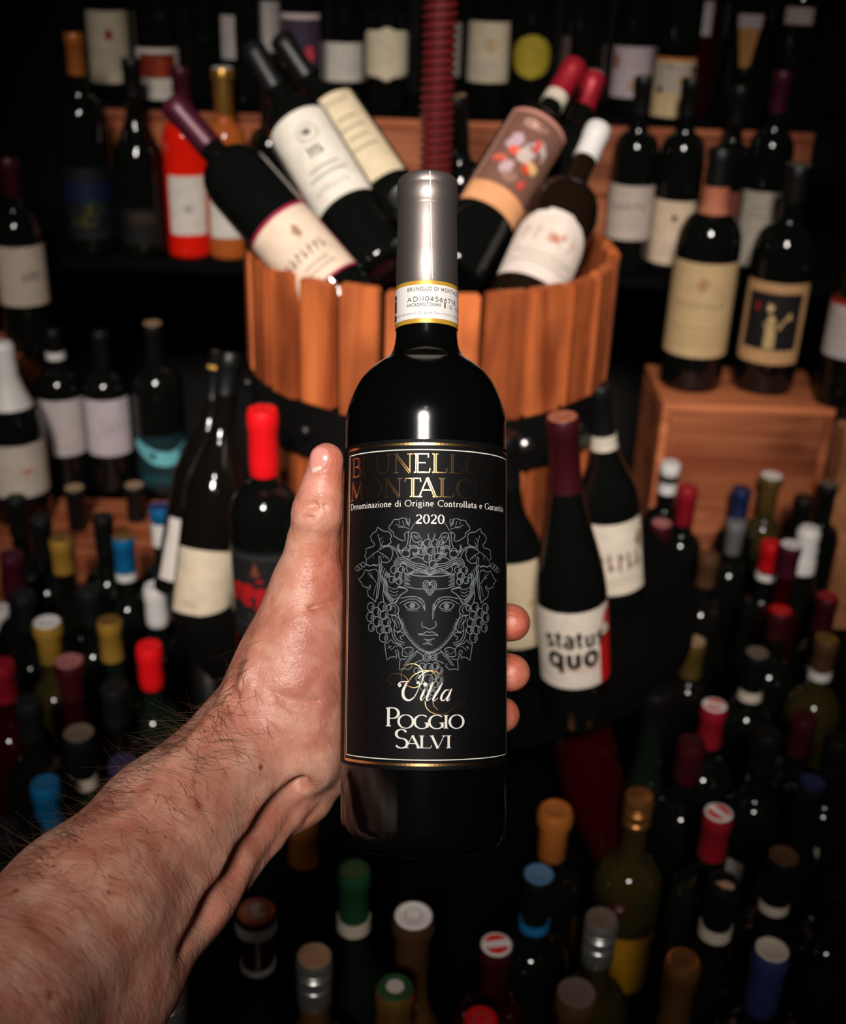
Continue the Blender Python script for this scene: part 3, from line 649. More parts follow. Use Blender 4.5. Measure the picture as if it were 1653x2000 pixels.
lean('leaning bottle with bright red capsule and colourful painted label, right in the press', (1124, 128), (985, 362), 1.45, 1.38, .345, R=.0395, cap='crimson', L=.055, band=(.070, .052, 'cream'),
     lab=dict(h=(.082, .226), a=1.08, c=srgb(226, 160, 112), prints=[('rect', srgb(120, 82, 70), -.90, .96, .20, .965), ('rect', srgb(176, 128, 112), -1, -.88, .2, 1), ('rect', srgb(196, 134, 118), -1, 1, .965, 1.0),
        ('blob', srgb(200, 156, 136), -.1, .86, .014, .006, 2), ('blob', srgb(190, 170, 166), .30, .66, .014, .015, 3), ('blob', srgb(120, 84, 72), .38, .60, .009, .012, 4), ('blob', srgb(190, 160, 170), -.35, .64, .009, .012, 5), ('blob', srgb(226, 90, 60), -.25, .56, .006, .007, 6),
        ('blob', srgb(200, 178, 168), .05, .55, .010, .013, 7), ('blob', srgb(214, 80, 66), .24, .70, .004, .010, 8), ('blob', srgb(210, 66, 30), .28, .46, .006, .007, 9), ('blob', srgb(224, 176, 120), .42, .50, .008, .007, 10), ('blob', srgb(206, 96, 80), -.50, .44, .009, .006, 11), ('blob', srgb(190, 160, 160), -.2, .38, .007, .012, 12), ('blob', srgb(200, 76, 66), .36, .30, .005, .007, 13), ('blob', srgb(150, 110, 96), 0, .3, .01, .008, 14)]))
lean('leaning bottle with white capsule and rounded white label, right front in the press', (1170, 250), (1080, 460), 1.40, 1.355, .335, R=.0420, g='brown', cap='white', L=.048,
     lab=dict(h=(.096, .186), a=1.2, c=srgb(222, 206, 194), shape='arch', prints=[('blob', srgb(190, 120, 96), .05, .60, .007, .006, 3), ('blob', srgb(200, 140, 120), .25, .66, .004, .004, 5), ('scrib', srgb(196, 160, 150), 5, -.7, .7, .52, .18), ('lines', srgb(180, 166, 154), -.7, .7, .2, .34, 3)]))
lean('upright dark bottle with tan cork top, standing behind the press screw in the basket', (890, 188), (898, 330), 1.46, 1.50, .30, R=.0375, top='tan', lab=dict(h=(.10, .155), a=.9, c=srgb(190, 170, 150), prints=[('blob', srgb(40, 30, 24), -.1, .7, .010, .012, 3), ('blob', srgb(190, 130, 90), .1, .3, .008, .008, 4)]))
lean('black leaning bottle with small brown cork top, low at the left rim of the press', (541, 486), (585, 600), 1.285, 1.33, .17, R=.026, top='brown', kind='bordeaux')
lean('black capped bottle pointing at the viewer, behind the held bottle neck', (786, 384), (815, 470), 1.24, 1.34, .22, R=.030, top='charcoal', L=.05)
lean('leaning bottle with red-and-white capped top behind the bright red capsule', (1162, 150), (1095, 330), 1.53, 1.50, .30, R=.037, cap='crimson', top='white', L=.05, band=(.012, .002, 'white'))

# ---- bottles standing on the foot plate of the press
def onplate(text_, px, py, Y, h, z=ZPL, **kw):
    """(px, py) = centre of the capsule top"""
    p = at_y(px, py, Y); b = Vector((p.x, Y, z)); body = kw.pop('body', None)
    if body:   # not quite plumb: the body is seen here
        q = at_y(body[0], body[1], Y); ax = (p - q).normalized(); kw['axis'] = ax; b = p - ax * h; b += ax * max(0, (z - b.z) + .002); h = (p - b).length
    return bottle(text_, b, h=h, **kw)
onplate('dark bottle with bright red wax neck and black label with red letters', 512, 782, 1.105, .312, R=.0385, cap='wax_red', style='wax', L=.068,
        lab=dict(h=(.062, .168), a=1.15, c=(.010, .010, .010), prints=[('text', srgb(170, 20, 24), 'reju', -.95, .30, .42, .30, .26, 1), ('poly', srgb(120, 60, 44), [(-.42, .74), (-.3, .9), (-.18, .74)]), ('rect', (.045, .045, .045), -.9, .9, .93, .95), ('rect', (.035, .035, .035), -.9, .9, .16, .18), ('scrib', srgb(80, 70, 60), 6, -.5, .3, .24, .06)]))
onplate('tall slim burgundy bottle, white label with black words and red edge', 1099, 815, 1.035, .345, body=(1121, 1260), kind='flute', R=.0365, cap='darkred', top='terracotta', L=.075, yaw=.05,
        lab=dict(h=(.060, .150), a=1.30, c=srgb(222, 208, 194), prints=[('rect', srgb(190, 20, 18), .56, 1, 0, .62), ('poly', srgb(196, 60, 50), [(.56, .62), (1, .62), (1, .98), (.75, .9)]), ('text', (.012, .01, .01), 'status', -.66, .70, .55, .235, .19, 1), ('text', (.012, .01, .01), 'quo', -.60, .52, .30, .27, .24, 1), ('rect', srgb(196, 110, 96), -.3, .56, .25, .262)]))
onplate('dark bottle with cream neck band and brush-lettered white label, right of the press', 1172, 752, 1.285, .302, body=(1194, 1085), R=.0395, kind='burgundy', cap='black', L=.078, band=(.078, .060, 'cream'),
        lab=dict(h=(.028, .125), a=1.2, c=srgb(226, 210, 192), yaw=0, prints=[('scrib', srgb(120, 90, 76), 5, -.35, .9, .34, .24, .16), ('blob', srgb(150, 110, 90), .8, .72, .006, .012, 3), ('lines', srgb(190, 170, 150), -.2, .6, .18, .24, 2)]))
onplate('dark bottle with gold-initialled cream label half hidden by the held bottle', 984, 850, 1.115, .300, body=(1006, 1160), R=.038, kind='burgundy', cap='black',
        lab=dict(h=(.055, .160), a=1.1, c=srgb(212, 192, 160), prints=[('ring', srgb(150, 110, 40), .40, .52, [.0035, .0025]), ('ring', srgb(150, 110, 40), .68, .57, [.0032, .0022]), ('lines', srgb(190, 160, 120), .3, .7, .3, .36, 2)]))
lean('black bottle tilted left with gold ring under its cap, left of the press', (434, 690), (366, 1085), 1.50, 1.525, .315, R=.036, kind='burgundy', g='smoke', cap='black', top='taupe', L=.06, band=(.022, .012, 'gold'),
     lab=dict(h=(.020, .100), a=.95, c=srgb(214, 204, 196)))
lean('tilted clear bottle of brownish wine with plain cream label', (450, 690), (398, 1150), 1.42, 1.455, .335, R=.037, kind='burgundy', g='smoke', cap='black', L=.05,
     lab=dict(h=(.018, .098), a=1.15, c=srgb(216, 198, 172), prints=[('scrib', srgb(150, 136, 116), 4, -.6, -.1, .10, .10)]))

# ---- the crowd on the low table: (px, py) centre of the mouth, z height of the mouth
CROWD = [
 # left side, back to front
 (145, 953, .70, 'black', 'black', 'tan', 'tin', .07, None, 'dark bottle with tan cork top, foremost against the left crate front', {}),
 (262, 948, .69, 'black', 'black', 'tan', 'tin', .07, None, 'dark bottle with pinkish cork top beneath the turquoise label bottle', {}),
 (312, 990, .69, 'black', 'blue', 'royal', 'tin', .022, None, 'dark bottle with blue cap above a white neck sleeve', {'band': (.060, .024, 'white')}),
 (30, 972, .70, 'black', 'black', None, 'tin', .06, None, 'black-capped bottle under the sparkling wine label at the left edge', {}),
 (78, 1012, .69, 'black', 'black', None, 'tin', .06, None, 'black-capped bottle on the crate edge between spiral label and left edge', {}),
 (200, 1008, .70, 'black', 'black', None, 'tin', .06, None, 'black-capped bottle standing left of the gold-and-blue capsule', {}),
 (118, 1052, .68, 'black', 'mustard', 'gold', 'tin', .05, None, 'dark bottle with small dull gold capsule near the left crate', {'kind': 'burgundy'}),
 (240, 1048, .69, 'black', 'blue', 'gold', 'tin', .055, (.066, .054, 'white'), 'dark bottle with bright blue capsule, gold top and white ring', {}),
 (22, 1082, .69, 'black', 'maroon', None, 'tin', .06, None, 'dark maroon-capped bottle at the left edge below the crate', {}),
 (303, 1146, .72, 'black', 'white', 'white', 'wax', .055, None, 'dark bottle with all-white capsule under the cream tilted label', {}),
 (172, 1150, .68, 'black', 'charcoal', None, 'tin', .05, None, 'dark bottle with dull charcoal cap left of the white capsule', {}),
 (45, 1160, .68, 'black', 'charcoal', None, 'tin', .05, None, 'dark bottle with dull charcoal cap near the left edge', {}),
 (360, 1203, .665, 'green', 'black', None, 'tin', .060, (.058, .044, 'cream'), 'dark green bottle with black capsule and cream neck band beside the white capsule', {}),
 (92, 1216, .70, 'olive', 'mustard', 'white', 'collar', .055, None, 'bottle with wide white stopper over a mustard neck', {}),
 (213, 1212, .70, 'green', 'mustard', 'gold', 'tin', .056, None, 'bottle with shiny gold top and mustard capsule', {'kind': 'burgundy'}),
 (-2, 1188, .68, 'black', 'white', None, 'tin', .03, None, 'dark bottle with white cap cut by the left edge', {}),
 (291, 1262, .685, 'green', 'wax_red', None, 'wax', .056, None, 'bottle with thick red wax seal in front of the white capsule', {}),
 (135, 1292, .69, 'darkred', 'darkred', 'pink', 'collar', .05, None, 'bottle with pinkish red flared cap beside the mustard neck', {'kind': 'burgundy'}),
 (2, 1296, .69, 'darkred', 'crimson', None, 'tin', .05, None, 'red-capped bottle cut by the left edge', {}),
 (222, 1340, .64, 'smoke', 'charcoal', None, 'tin', .05, None, 'dim charcoal-capped bottle below the gold top', {}),
 (55, 1368, .66, 'smoke', 'charcoal', None, 'tin', .05, None, 'dim charcoal-capped bottle left of the grey disc top', {}),
 (154, 1432, .68, 'green', 'black', 'taupe', 'collar', .055, (.070, .056, 'cream'), 'bottle with grey disc top and cream neck band above the blue cap', {}),
 (240, 1488, .68, 'black', 'purple', None, 'tin', .05, None, 'bottle with dim purple capsule behind the forearm', {}),
 (88, 1530, .69, 'black', 'blue', 'blue', 'tin', .055, None, 'bottle with matt blue capsule just above the forearm', {}),
 (8, 1615, .66, 'smoke', 'charcoal', None, 'tin', .05, None, 'dim charcoal-capped bottle at the left edge above the forearm', {}),
 # front, left to right
 (326, 1905, .71, 'olive', 'silver', 'silver', 'screw', .055, None, 'bottle with silver ringed screw cap tucked against the forearm', {}),
 (500, 1783, .72, 'black', 'darkred', 'terracotta', 'collar2', .062, (.062, .056, 'white'), 'bottle with orange-red top, white collar and dark red sleeve', {'kind': 'burgundy'}),
 (592, 1600, .72, 'black', 'orange', 'mustard', 'tin', .052, None, 'burgundy bottle with amber capsule right under the hand', {'kind': 'burgundy', 'R': .042}),
 (614, 1868, .70, 'amber', 'silver', 'tan', 'screw', .052, None, 'bottle with ringed silver screw cap and tan top', {}),
 (692, 1700, .71, 'green', 'green', 'green', 'tin', .058, (.070, .055, 'cream'), 'bottle with dark green capsule and cream ring below it', {'kind': 'burgundy', 'R': .041}),
 (808, 1790, .71, 'amber', 'amber', 'white', 'collar', .06, None, 'amber bottle with large white disc stopper', {'kind': 'burgundy'}),
 (772, 1930, .72, 'amber', 'gold', 'green', 'tin', .05, None, 'bottle with green-and-white printed top in a gold rim', {'printtop': 'white'}),
 (940, 1992, .72, 'amber', 'crimson', 'red', 'tin', .05, None, 'bottle with plain red top cut by the bottom edge', {}),
 (970, 1846, .71, 'darkred', 'darkred', 'white', 'screw2', .055, None, 'bottle whose round top is red, white and red, nearest the bottom', {'flag': .30}),
 (1053, 1708, .69, 'black', 'black', 'steelblue', 'tin', .05, (.066, .056, 'blue'), 'bottle with pale blue top in front of the orange cap', {}),
 (1086, 1583, .69, 'black', 'orange', 'orange', 'collar', .06, None, 'bottle with orange capsule right of the held bottle base', {}),
 (1176, 1795, .70, 'olive', 'silver', 'taupe', 'screw', .05, None, 'bottle with ringed silver screw cap and grey top, right of the pale blue top', {}),
 (1127, 1940, .69, 'smoke', 'brown', 'taupe', 'collar', .05, None, 'bottle with dim brown bronze cap below the grey-topped screw cap', {}),
 (1250, 1555, .70, 'olive', 'copper', 'copper', 'screw', .035, None, 'bottle with copper-gold ringed cap and yellow label', {'lab': dict(h=(.07, .15), a=1.2, c=srgb(170, 120, 14))}),
 (1336, 1877, .71, 'amber', 'copper', 'copper', 'tin', .024, None, 'amber bottle with smooth copper cap near the lower right', {'kind': 'burgundy'}),
 (1404, 1588, .70, 'green', 'crimson', 'white', 'tin', .055, None, 'red-capped bottle with round red and white top, near the cream neck bands', {'flag': -.6}),
 (1396, 1378, .69, 'black', 'crimson', 'white', 'tin', .055, None, 'red-capped bottle with round red and white top, behind at right', {'flag': -.1}),
 (1508, 1857, .72, 'black', 'indigo', 'cream', 'wax', .068, None, 'bottle with indigo blue capsule and pale disc top, lower right', {}),
 (1415, 1722, .70, 'smoke', 'black', 'black', 'tin', .06, (.066, .052, 'cream'), 'black-capped bottle with cream neck band and cork chip on top', {'kind': 'burgundy', 'chip': 1}),
 (1532, 1672, .70, 'smoke', 'black', 'brown', 'tin', .055, (.066, .054, 'cream'), 'black-capped bottle with brown top and cream neck band above the indigo capsule', {}),
 (1358, 1252, .69, 'smoke', 'olive', 'tan', 'tin', .055, None, 'bottle with dull tan top and olive capsule behind the red-white top', {}),
 (1616, 1248, .69, 'olive', 'brown', 'gold', 'tin', .045, (.058, .046, 'white'), 'bottle with gold top and white neck ring at right', {}),
 (1618, 1165, .69, 'black', 'darkred', 'crimson', 'tin', .055, None, 'bottle with dim red capsule near the right edge', {}),
 (1480, 1275, .68, 'black', 'black', 'taupe', 'tin', .055, (.068, .054, 'cream'), 'black-capped bottle with cream neck band, middle right of the crowd', {}),
 (1572, 1400, .67, 'black', 'darkred', None, 'tin', .05, None, 'dim dark red capped bottle below the gold top', {}),
 (1352, 1450, .68, 'black', 'darkred', None, 'wax', .05, None, 'dark red waxed bottle beside the red-white top', {}),
 (1285, 1350, .66, 'green', 'black', None, 'tin', .05, None, 'dark bottle with white side label left of the waxed bottle', {'kind': 'burgundy', 'lab': dict(h=(.06, .16), a=.45, a0=.35, c=srgb(200, 186, 180))}),
 (1293, 1022, .69, 'darkred', 'darkred', 'pink', 'tin', .06, None, 'bottle with pink top and dark red capsule left of the right crate', {}),
 (1345, 952, .69, 'black', 'crimson', None, 'tin', .06, None, 'slim crimson-capped bottle before the right crate', {'Y': 1.622, 'R': .033}),
 (1311, 905, .71, 'black', 'white', 'white', 'tin', .05, (.030, .018, 'black'), 'white-black-white capped bottle at the left corner of the right crate', {'Y': 1.698, 'R': .033}),
 (1508, 930, .70, 'olive', 'olive', 'white', 'collar', .06, None, 'bottle with small white top and olive neck before the right crate', {'Y': 1.702, 'R': .030}),
 (1450, 955, .69, 'black', 'navy', None, 'tin', .06, None, 'slim navy-capped bottle before the right crate', {'Y': 1.690, 'R': .031}),
 (1440, 1018, .67, 'black', 'grey', None, 'tin', .055, None, 'bottle with grey satin capsule in front of the navy one', {}),
 (1582, 1032, .70, 'black', 'white', None, 'foil', .07, None, 'bottle with crumpled white foil neck at right', {'kind': 'champagne'}),
 (1546, 1064, .67, 'darkred', 'maroon', 'white', 'tin', .05, None, 'bottle with white top touching the crumpled white foil', {}),
 (1508, 1060, .62, 'black', 'red', None, 'tin', .045, (.058, .048, 'white'), 'small red-capped bottle left of the crumpled white foil', {}),
 (1572, 972, .70, 'black', 'black', None, 'tin', .06, None, 'plain black-capped bottle on the step before the paler crate', {'Y': 1.622, 'R': .033}),
 (1386, 1084, .66, 'smoke', 'brown', None, 'tin', .05, None, 'dim brown-capped bottle behind the grey satin capsule', {}),
 (1620, 945, .70, 'black', 'black', 'taupe', 'tin', .06, None, 'black-capped bottle with pale spot on top before the paler crate', {'Y': 1.698, 'R': .033}),
 (1525, 1192, .66, 'black', 'darkred', 'red', 'tin', .04, None, 'bottle with small red dot top, middle right', {}),
 (1588, 1528, .68, 'black', 'black', 'navy', 'tin', .04, None, 'dark bottle with dark blue top on its black cap, right', {'kind': 'burgundy'}),
 (1500, 1430, .66, 'black', 'black', None, 'tin', .05, None, 'all-black bottle right of the upper red-white top', {'lab': dict(h=(.06, .15), a=.3, a0=-.2, c=srgb(190, 176, 170))}),
 (1640, 1730, .66, 'black', 'black', None, 'tin', .05, None, 'all-black bottle with a bright glint at the right edge', {}),
 (1640, 1440, .64, 'black', 'black', None, 'tin', .05, None, 'black bottle with pale label edge at the right edge', {'lab': dict(h=(.08, .18), a=.5, a0=-.3, c=srgb(180, 170, 160))}),
 (1610, 1915, .66, 'black', 'black', None, 'tin', .05, None, 'black bottle in the lower right corner', {}),
]
PLACED = []
for (px, py, zt, g, cap, top, style, L, band, txt, ex) in CROWD:
    p = at_z(px, py, zt); h = zt - ZT; R = ex.get('R', .0375); kind = ex.get('kind', 'bordeaux')
    # bottles never interpenetrate: nudge along the ray (a taller or shorter bottle) until it stands free
    best = None
    for dz in [0] + [s_ * .01 * k_ for k_ in range(1, 12) for s_ in (1, -1)]:
        q = at_z(px, py, zt + dz); hh = zt + dz - ZT
        if q.y > 1.583 - R or q.y < .42 or not .235 < hh < .35: continue
        gap = min([math.hypot(q.x - a, q.y - b) - R - r for a, b, r in PLACED] + [9])
        plate = math.hypot(q.x - PLC.x, q.y - (PC.y + PLC.y)) - .335 - R
        sc_ = min(gap, plate if plate < 0 else 9)
        if best is None or sc_ > best[0] + 1e-4 and best[0] < .001: best = (sc_, q, hh)
        if sc_ > .001: break
    if best is None: best = (0, p, h)
    if best[0] < 0: print('CROWD tight', round(best[0], 3), txt)
    q, h = best[1], best[2]
    if best[0] < 0: R = max(.0305, R + best[0])          # a slimmer bottle where they crowd
    zb = ZT
    if 'Y' in ex: q = at_y(px, py, ex['Y']); zb = .46; h = q.z - zb; R = ex['R']
    PLACED.append((q.x, q.y, R))
    st_ = {'collar2': 'collar', 'screw2': 'tin', 'screw3': 'wax'}.get(style, style)
    e = bottle(txt, Vector((q.x, q.y, zb)), kind, R, h, g, cap, top, st_, L, ex.get('band', band), ex.get('lab'), flag=ex.get('flag'))
    if ex.get('printtop'):
        ct = [c for c in e.children if c.name.startswith('cap_top')][0]
        ink = Ink(); ink.disc(0, 0, .0072, n=20); ink.plane('top_print', Matrix.Translation((0, 0, h + .0022)), mat('print_pale', srgb(190, 180, 172), .5), ct)
    if ex.get('chip'):
        ct = [c for c in e.children if c.name.startswith('cap_top')][0]
        ink = Ink(); ink.blob(.002, -.006, .009, .005, seed=3); ink.plane('top_print', Matrix.Translation((0, 0, h + .0022)), mat('print_tan', srgb(176, 136, 110), .5), ct)
    if style == 'collar2':
        me = add_sharp(lathe([(h - .018, .0140), (h - .017, .0182), (h - .004, .0186), (h - .002, .0160)], 30), 40); link('collar', me, capm('white'), e)
        ct = [c for c in e.children if c.name.startswith('cap_top')][0]
        ink = Ink(); ink.blob(0, .003, .0052, .0042, seed=5); ink.blob(.001, -.004, .0060, .0036, seed=8); ink.circle(0, 0, .0092, .0012)
        ink.plane('top_print', Matrix.Translation((0, 0, h + .0022)), mat('print_white', srgb(226, 214, 204), .5), ct)
        ink = Ink(); [ink.rect(-.0016, .0016, h - .024 - .004 * i, h - .0215 - .004 * i) for i in range(8)]
        cp = [c for c in e.children if c.name.startswith('capsule')][0]
        ink.wrap('sleeve_print', .0153, mat('print_pale', srgb(190, 180, 172), .5), cp, off=.0002)

# dark red bottle lying on the table with its neck towards the viewer
A = at_depth(1188, 1675, 1.29); B = at_depth(1130, 1400, 1.40); ax = (A - B).normalized()
bottle('dark red bottle lying down between the orange and copper caps, neck towards the viewer', B - ax * .03, 'flute', .037, .27, g='darkred', cap='darkred', L=.05, axis=ax)

# ================================================================= THE HELD BOTTLE
hb0 = at_depth(826.5, 1652, .540); hb1 = at_depth(835.5, 351, .572)
HAX = (hb1 - hb0).normalized(); HH = (hb1 - hb0).length; HR = .0380
_to = CAMLOC - (hb0 + hb1) / 2; _to = (_to - HAX * _to.dot(HAX)).normalized()
HM = Matrix((( -_to).cross(HAX), -_to, HAX)).transposed().to_4x4(); HM.translation = hb0
HI = HM.inverted()
def h_at(py):
    """height on the bottle axis seen at image row py"""
    lo, hi = -.02, HH + .02
    for _ in range(40):
        m = (lo + hi) / 2; c = RC.transposed() @ (hb0 + HAX * m - CAMLOC); y = CY + FPX * c.y / c.z
        if y > py: lo = m
        else: hi = m
    return m
def d_at(h): return -(RC.transposed() @ (hb0 + HAX * h - CAMLOC)).z
def LC(px, py, R=None):
    """image point -> (arc, height) on the label cylinder"""
    R = R or HR + .0004
    o = HI @ CAMLOC; d = (HI.to_3x3() @ ray(px, py))
    a = d.x ** 2 + d.y ** 2; b = 2 * (o.x * d.x + o.y * d.y); c = o.x ** 2 + o.y ** 2 - R * R
    D = b * b - 4 * a * c
    if D < 0: D = 0
    t = (-b - math.sqrt(D)) / (2 * a); p = o + d * t
    return (math.atan2(p.x, -p.y) * R, p.z)
held = bpy.data.objects.new('wine_bottle', None); COL.objects.link(held); held.matrix_world = HM
tagt(held, 'black wine bottle with engraved-face label gripped by the hand in the foreground', 'bottle')
def hp(py, hw): h = h_at(py); return (h, hw * d_at(h) / FPX)
gp = [(.006, 0), (.001, .022), (0, .031), (.0012, .0345), (.005, .0372), (.012, HR), (h_at(900), HR), (h_at(850), HR)]
gp += [hp(*q) for q in [(825, 156), (800, 151.5), (775, 142.5), (750, 130.5), (732, 117), (717, 100), (707, 86), (698, 75), (688, 67), (676, 62.5), (660, 60.2), (600, 58.5), (420, 56), (372, 56.5), (360, 56)]] + [(HH - .003, 0)]
def dense(p, k=5):
    out = []
    for i in range(len(p) - 1):
        p0, p1, p2, p3 = p[max(0, i - 1)], p[i], p[i + 1], p[min(len(p) - 1, i + 2)]
        for j in range(k):
            t = j / k
            f = lambda a, b, c, d: .5 * ((2 * b) + (-a + c) * t + (2 * a - 5 * b + 4 * c - d) * t * t + (-a + 3 * b - 3 * c + d) * t ** 3)
            out.append((f(p0[0], p1[0], p2[0], p3[0]), f(p0[1], p1[1], p2[1], p3[1])))
    return out + [p[-1]]
M_HGLASS = mat('held_bottle_glass', (.0016, .0018, .0016), .13, spec=.5)
body = gp[:8] + dense(gp[7:-5], 5)[1:] + gp[-5:]
link('glass_body', lathe(body, 128), M_HGLASS, held)
# capsule, satin grey plastic with a tear seam, its glint and shadow painted as lines
cp = [hp(566, 60.0), hp(564.5, 60.8), hp(500, 59.2), hp(440, 57.8), hp(414, 57.8), hp(411.5, 57.4), hp(409, 59.4), hp(375, 59.6), hp(372.5, 58.6), hp(370, 59.3), hp(357, 58.4), hp(352.5, 55), (h_at(351), .0125), (h_at(351) - .0003, 0)]
M_HCAP = foil('foil_gunmetal', srgb(134, 126, 122), .45, .88)
caps = link('capsule', add_sharp(lathe(cp, 96), 50), M_HCAP, held)
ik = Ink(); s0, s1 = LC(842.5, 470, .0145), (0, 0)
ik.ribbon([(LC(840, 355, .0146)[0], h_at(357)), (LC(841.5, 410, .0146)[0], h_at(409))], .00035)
ik.wrap('tear_seam_shading', cp[7][1], mat('seam_glint', (.75, .73, .70), .3, metal=.4), caps, off=.00008)
ik = Ink(); ik.ribbon([(LC(841.5, 410, .0142)[0], h_at(415)), (LC(844.8, 562, .0148)[0], h_at(563))], .00035)
v_ = []
def wrap_prof(ink, name, prof, m, parent, off):
    """wrap ink on a surface whose radius follows a profile"""
    v = []
    P = sorted(prof)
    for p in ink.v:
        r = P[0][1]
        for a, b in zip(P, P[1:]):
            if a[0] <= p.y <= b[0] and b[0] > a[0]: r = a[1] + (b[1] - a[1]) * (p.y - a[0]) / (b[0] - a[0])
        th = p.x / .0146; v.append(((r + off) * math.sin(th), -(r + off) * math.cos(th), p.y))
    return link(name, mesh(name, v, ink.f), m, parent, smooth=False)
wrap_prof(ik, 'tear_seam_shading', cp[1:5], MATS['seam_glint'], caps, .00012)
ik = Ink(); ik.ribbon([(LC(864.5, 415, .0142)[0], h_at(415)), (LC(868, 562, .0148)[0], h_at(563))], .00030); wrap_prof(ik, 'tear_seam_shading', cp[1:5], mat('seam_shadow_line', (.05, .047, .046), .5), caps, .00010)
# numbered state seal round the neck
RS = 60.9 * d_at(h_at(605)) / FPX
hs0, hs1 = h_at(646), h_at(565.5)
rs0, rs1 = hp(646, 61.3)[1], hp(565.5, 61.2)[1]
seal = link('neck_seal', add_sharp(lathe([(hs0, rs0 - .0004), (hs0, rs0), (hs1, rs1), (hs1, rs1 - .0004)], 96)), mat('gold_seal_edge', srgb(206, 158, 56), .38, metal=.35), held)
hm0, hm1 = h_at(637.5), h_at(573)
# white field: a curved strip
v, f = [], []
for i in range(61):
    a = -1.75 + 3.3 * i / 60
    for hh_ in (hm0, hm1):
        r = rs0 + (rs1 - rs0) * (hh_ - hs0) / (hs1 - hs0) + .00012; v.append((r * math.sin(a), -r * math.cos(a), hh_))
f = [(2 * i, 2 * i + 2, 2 * i + 3, 2 * i + 1) for i in range(60)]
link('seal_field', mesh('seal_field', v, f), mat('seal_paper', srgb(216, 211, 208), .6), seal)
def sealtext(s, x0, x1, yb, yt, m, thick=.15, thin=.14, xm=None):
    ik = Ink(); u0 = LC(x0, yb, rs0)[0]; u1 = LC(x1, yb, rs0)[0]; hb_, ht_ = h_at(yb), h_at(yt)
    text(ik, s, u0, u1, hb_, ht_ - hb_, thick, thin, serif=False, track=.12)
    ik.wrap('seal_print', (rs0 + rs1) / 2 + .0001, m, seal, off=.00022)
mk = mat('seal_black', (.012, .012, .014), .6)
mk2 = mat('seal_grey', srgb(70, 66, 72), .6)
sealtext('BRUNELLO DI MONTALCINO', 796, 896, 585, 578, mk2)
sealtext('ADII04566718', 796, 889, 605, 596.5, mk)
sealtext('K4C4D9GTDKM9', 795, 862, 614.5, 608.5, mk2)
sealtext('l', 867, 872, 616, 606.5, mk, .3, .2); sealtext('0.750', 877, 896, 615, 609, mk2)
sealtext('Denominazione di Origine Controllata e Garantita'.replace('D', 'D'), 774, 895, 629, 624.5, mat('seal_violet', srgb(120, 104, 130), .6), .11, .10)
ik = Ink(); 
for (a, b) in ((584, 592), (594, 617), (622, 634)): ik.rect(LC(774.3, 600, rs0)[0] - .002, LC(776.2, 600, rs0)[0], h_at(b), h_at(a))
ik.wrap('seal_print', (rs0 + rs1) / 2 + .0001, mat('seal_dark', srgb(50, 26, 30), .6), seal, off=.00022)

# main label
lt, lb = h_at(882.5), h_at(1486)
A0, A1_ = -1.50, 1.52
v, f = [], []; RL = HR + .0004
for i in range(97):
    a = A0 + (A1_ - A0) * i / 96
    for rr, hh_ in ((HR - .0001, lb), (RL, lb + .0001), (RL, lt - .0001), (HR - .0001, lt)): v.append((rr * math.sin(a), -rr * math.cos(a), hh_))
for i in range(96):
    for k in range(3): f.append((4 * i + k, 4 * i + 4 + k, 4 * i + 5 + k, 4 * i + 1 + k))
label = link('label', add_sharp(mesh('label', v, f), 30), mat('label_black', (.0036, .0034, .0040), .55, spec=.12), held); label['label'] = 'charcoal black paper label with white lettering'
M_PW = mat('print_white_ink', srgb(240, 236, 228), .55)
M_PG = mat('print_grey_ink', srgb(112, 121, 125), .6)
M_GOLD = mat('gold_foil_print', (.80, .47, .19), .27, metal=1.0)
M_LBL2 = MATS['label_black']
def hx(px, py): return LC(px, py)
def uat(px, py): return LC(px, py)[0]
ua, ub = LC(684.5, 906)[0], LC(984, 917)[0]
w0, w1 = h_at(902.5), h_at(1467); g0, g1 = h_at(892), h_at(1476)
ub = max(ub, HR * 1.36)
ik = Ink(); ik.ribbon([(ua, w1), (ub, w1), (ub, w0), (ua, w0)], .00042, closed=True, step=.002); ik.wrap('border_line', RL, M_PW, label)
ik = Ink(); e_ = .0016; ik.ribbon([(ua - e_, g1), (ub + e_, g1), (ub + e_, g0), (ua - e_, g0)], .0011, closed=True, step=.002); ik.wrap('gold_border', RL, M_GOLD, label)
# foil capitals, open (inline) letters
def X1(x, y): return (670 + x / 5.009, 870 + y / 5.009)
def X2(x, y): return (670 + x / 5.009, 1140 + y / 5.009)
gold, dk = Ink(), Ink()
def capline(spec, yc, yb):
    hb_, ht_ = h_at(X1(0, yb)[1]), h_at(X1(0, yc)[1]); sz = ht_ - hb_
    for ch, xa, xb in spec:
        u0 = uat(X1(xa, 0)[0], X1(0, (yc + yb) / 2)[1]); u1 = uat(X1(xb, 0)[0], X1(0, (yc + yb) / 2)[1])
        glyph(gold, ch, u0, hb_, (u1 - u0) / GL[ch][0], sz, .145, .045, True, 0, dk)
    return hb_, sz, u1
q = capline([('B', 92, 182), ('R', 192, 302), ('U', 312, 478), ('N', 488, 690), ('E', 686, 852), ('L', 864, 1020), ('L', 1034, 1172), ('O', 1192, 1345)], 198, 373)
u = q[2] + .0012
for ch in 'DI': glyph(gold, ch, u, q[0], .0062, q[1], .145, .045, True, 0, dk); u += GL[ch][0] * .0070
q = capline([('M', 80, 210), ('O', 228, 388), ('N', 396, 588), ('T', 592, 776), ('A', 732, 925), ('L', 932, 1085), ('C', 1100, 1262), ('I', 1270, 1330)], 420, 595)
u = q[2] + .0006
for ch in 'NO': glyph(gold, ch, u, q[0], .0080, q[1], .145, .045, True, 0, dk); u += GL[ch][0] * .0078
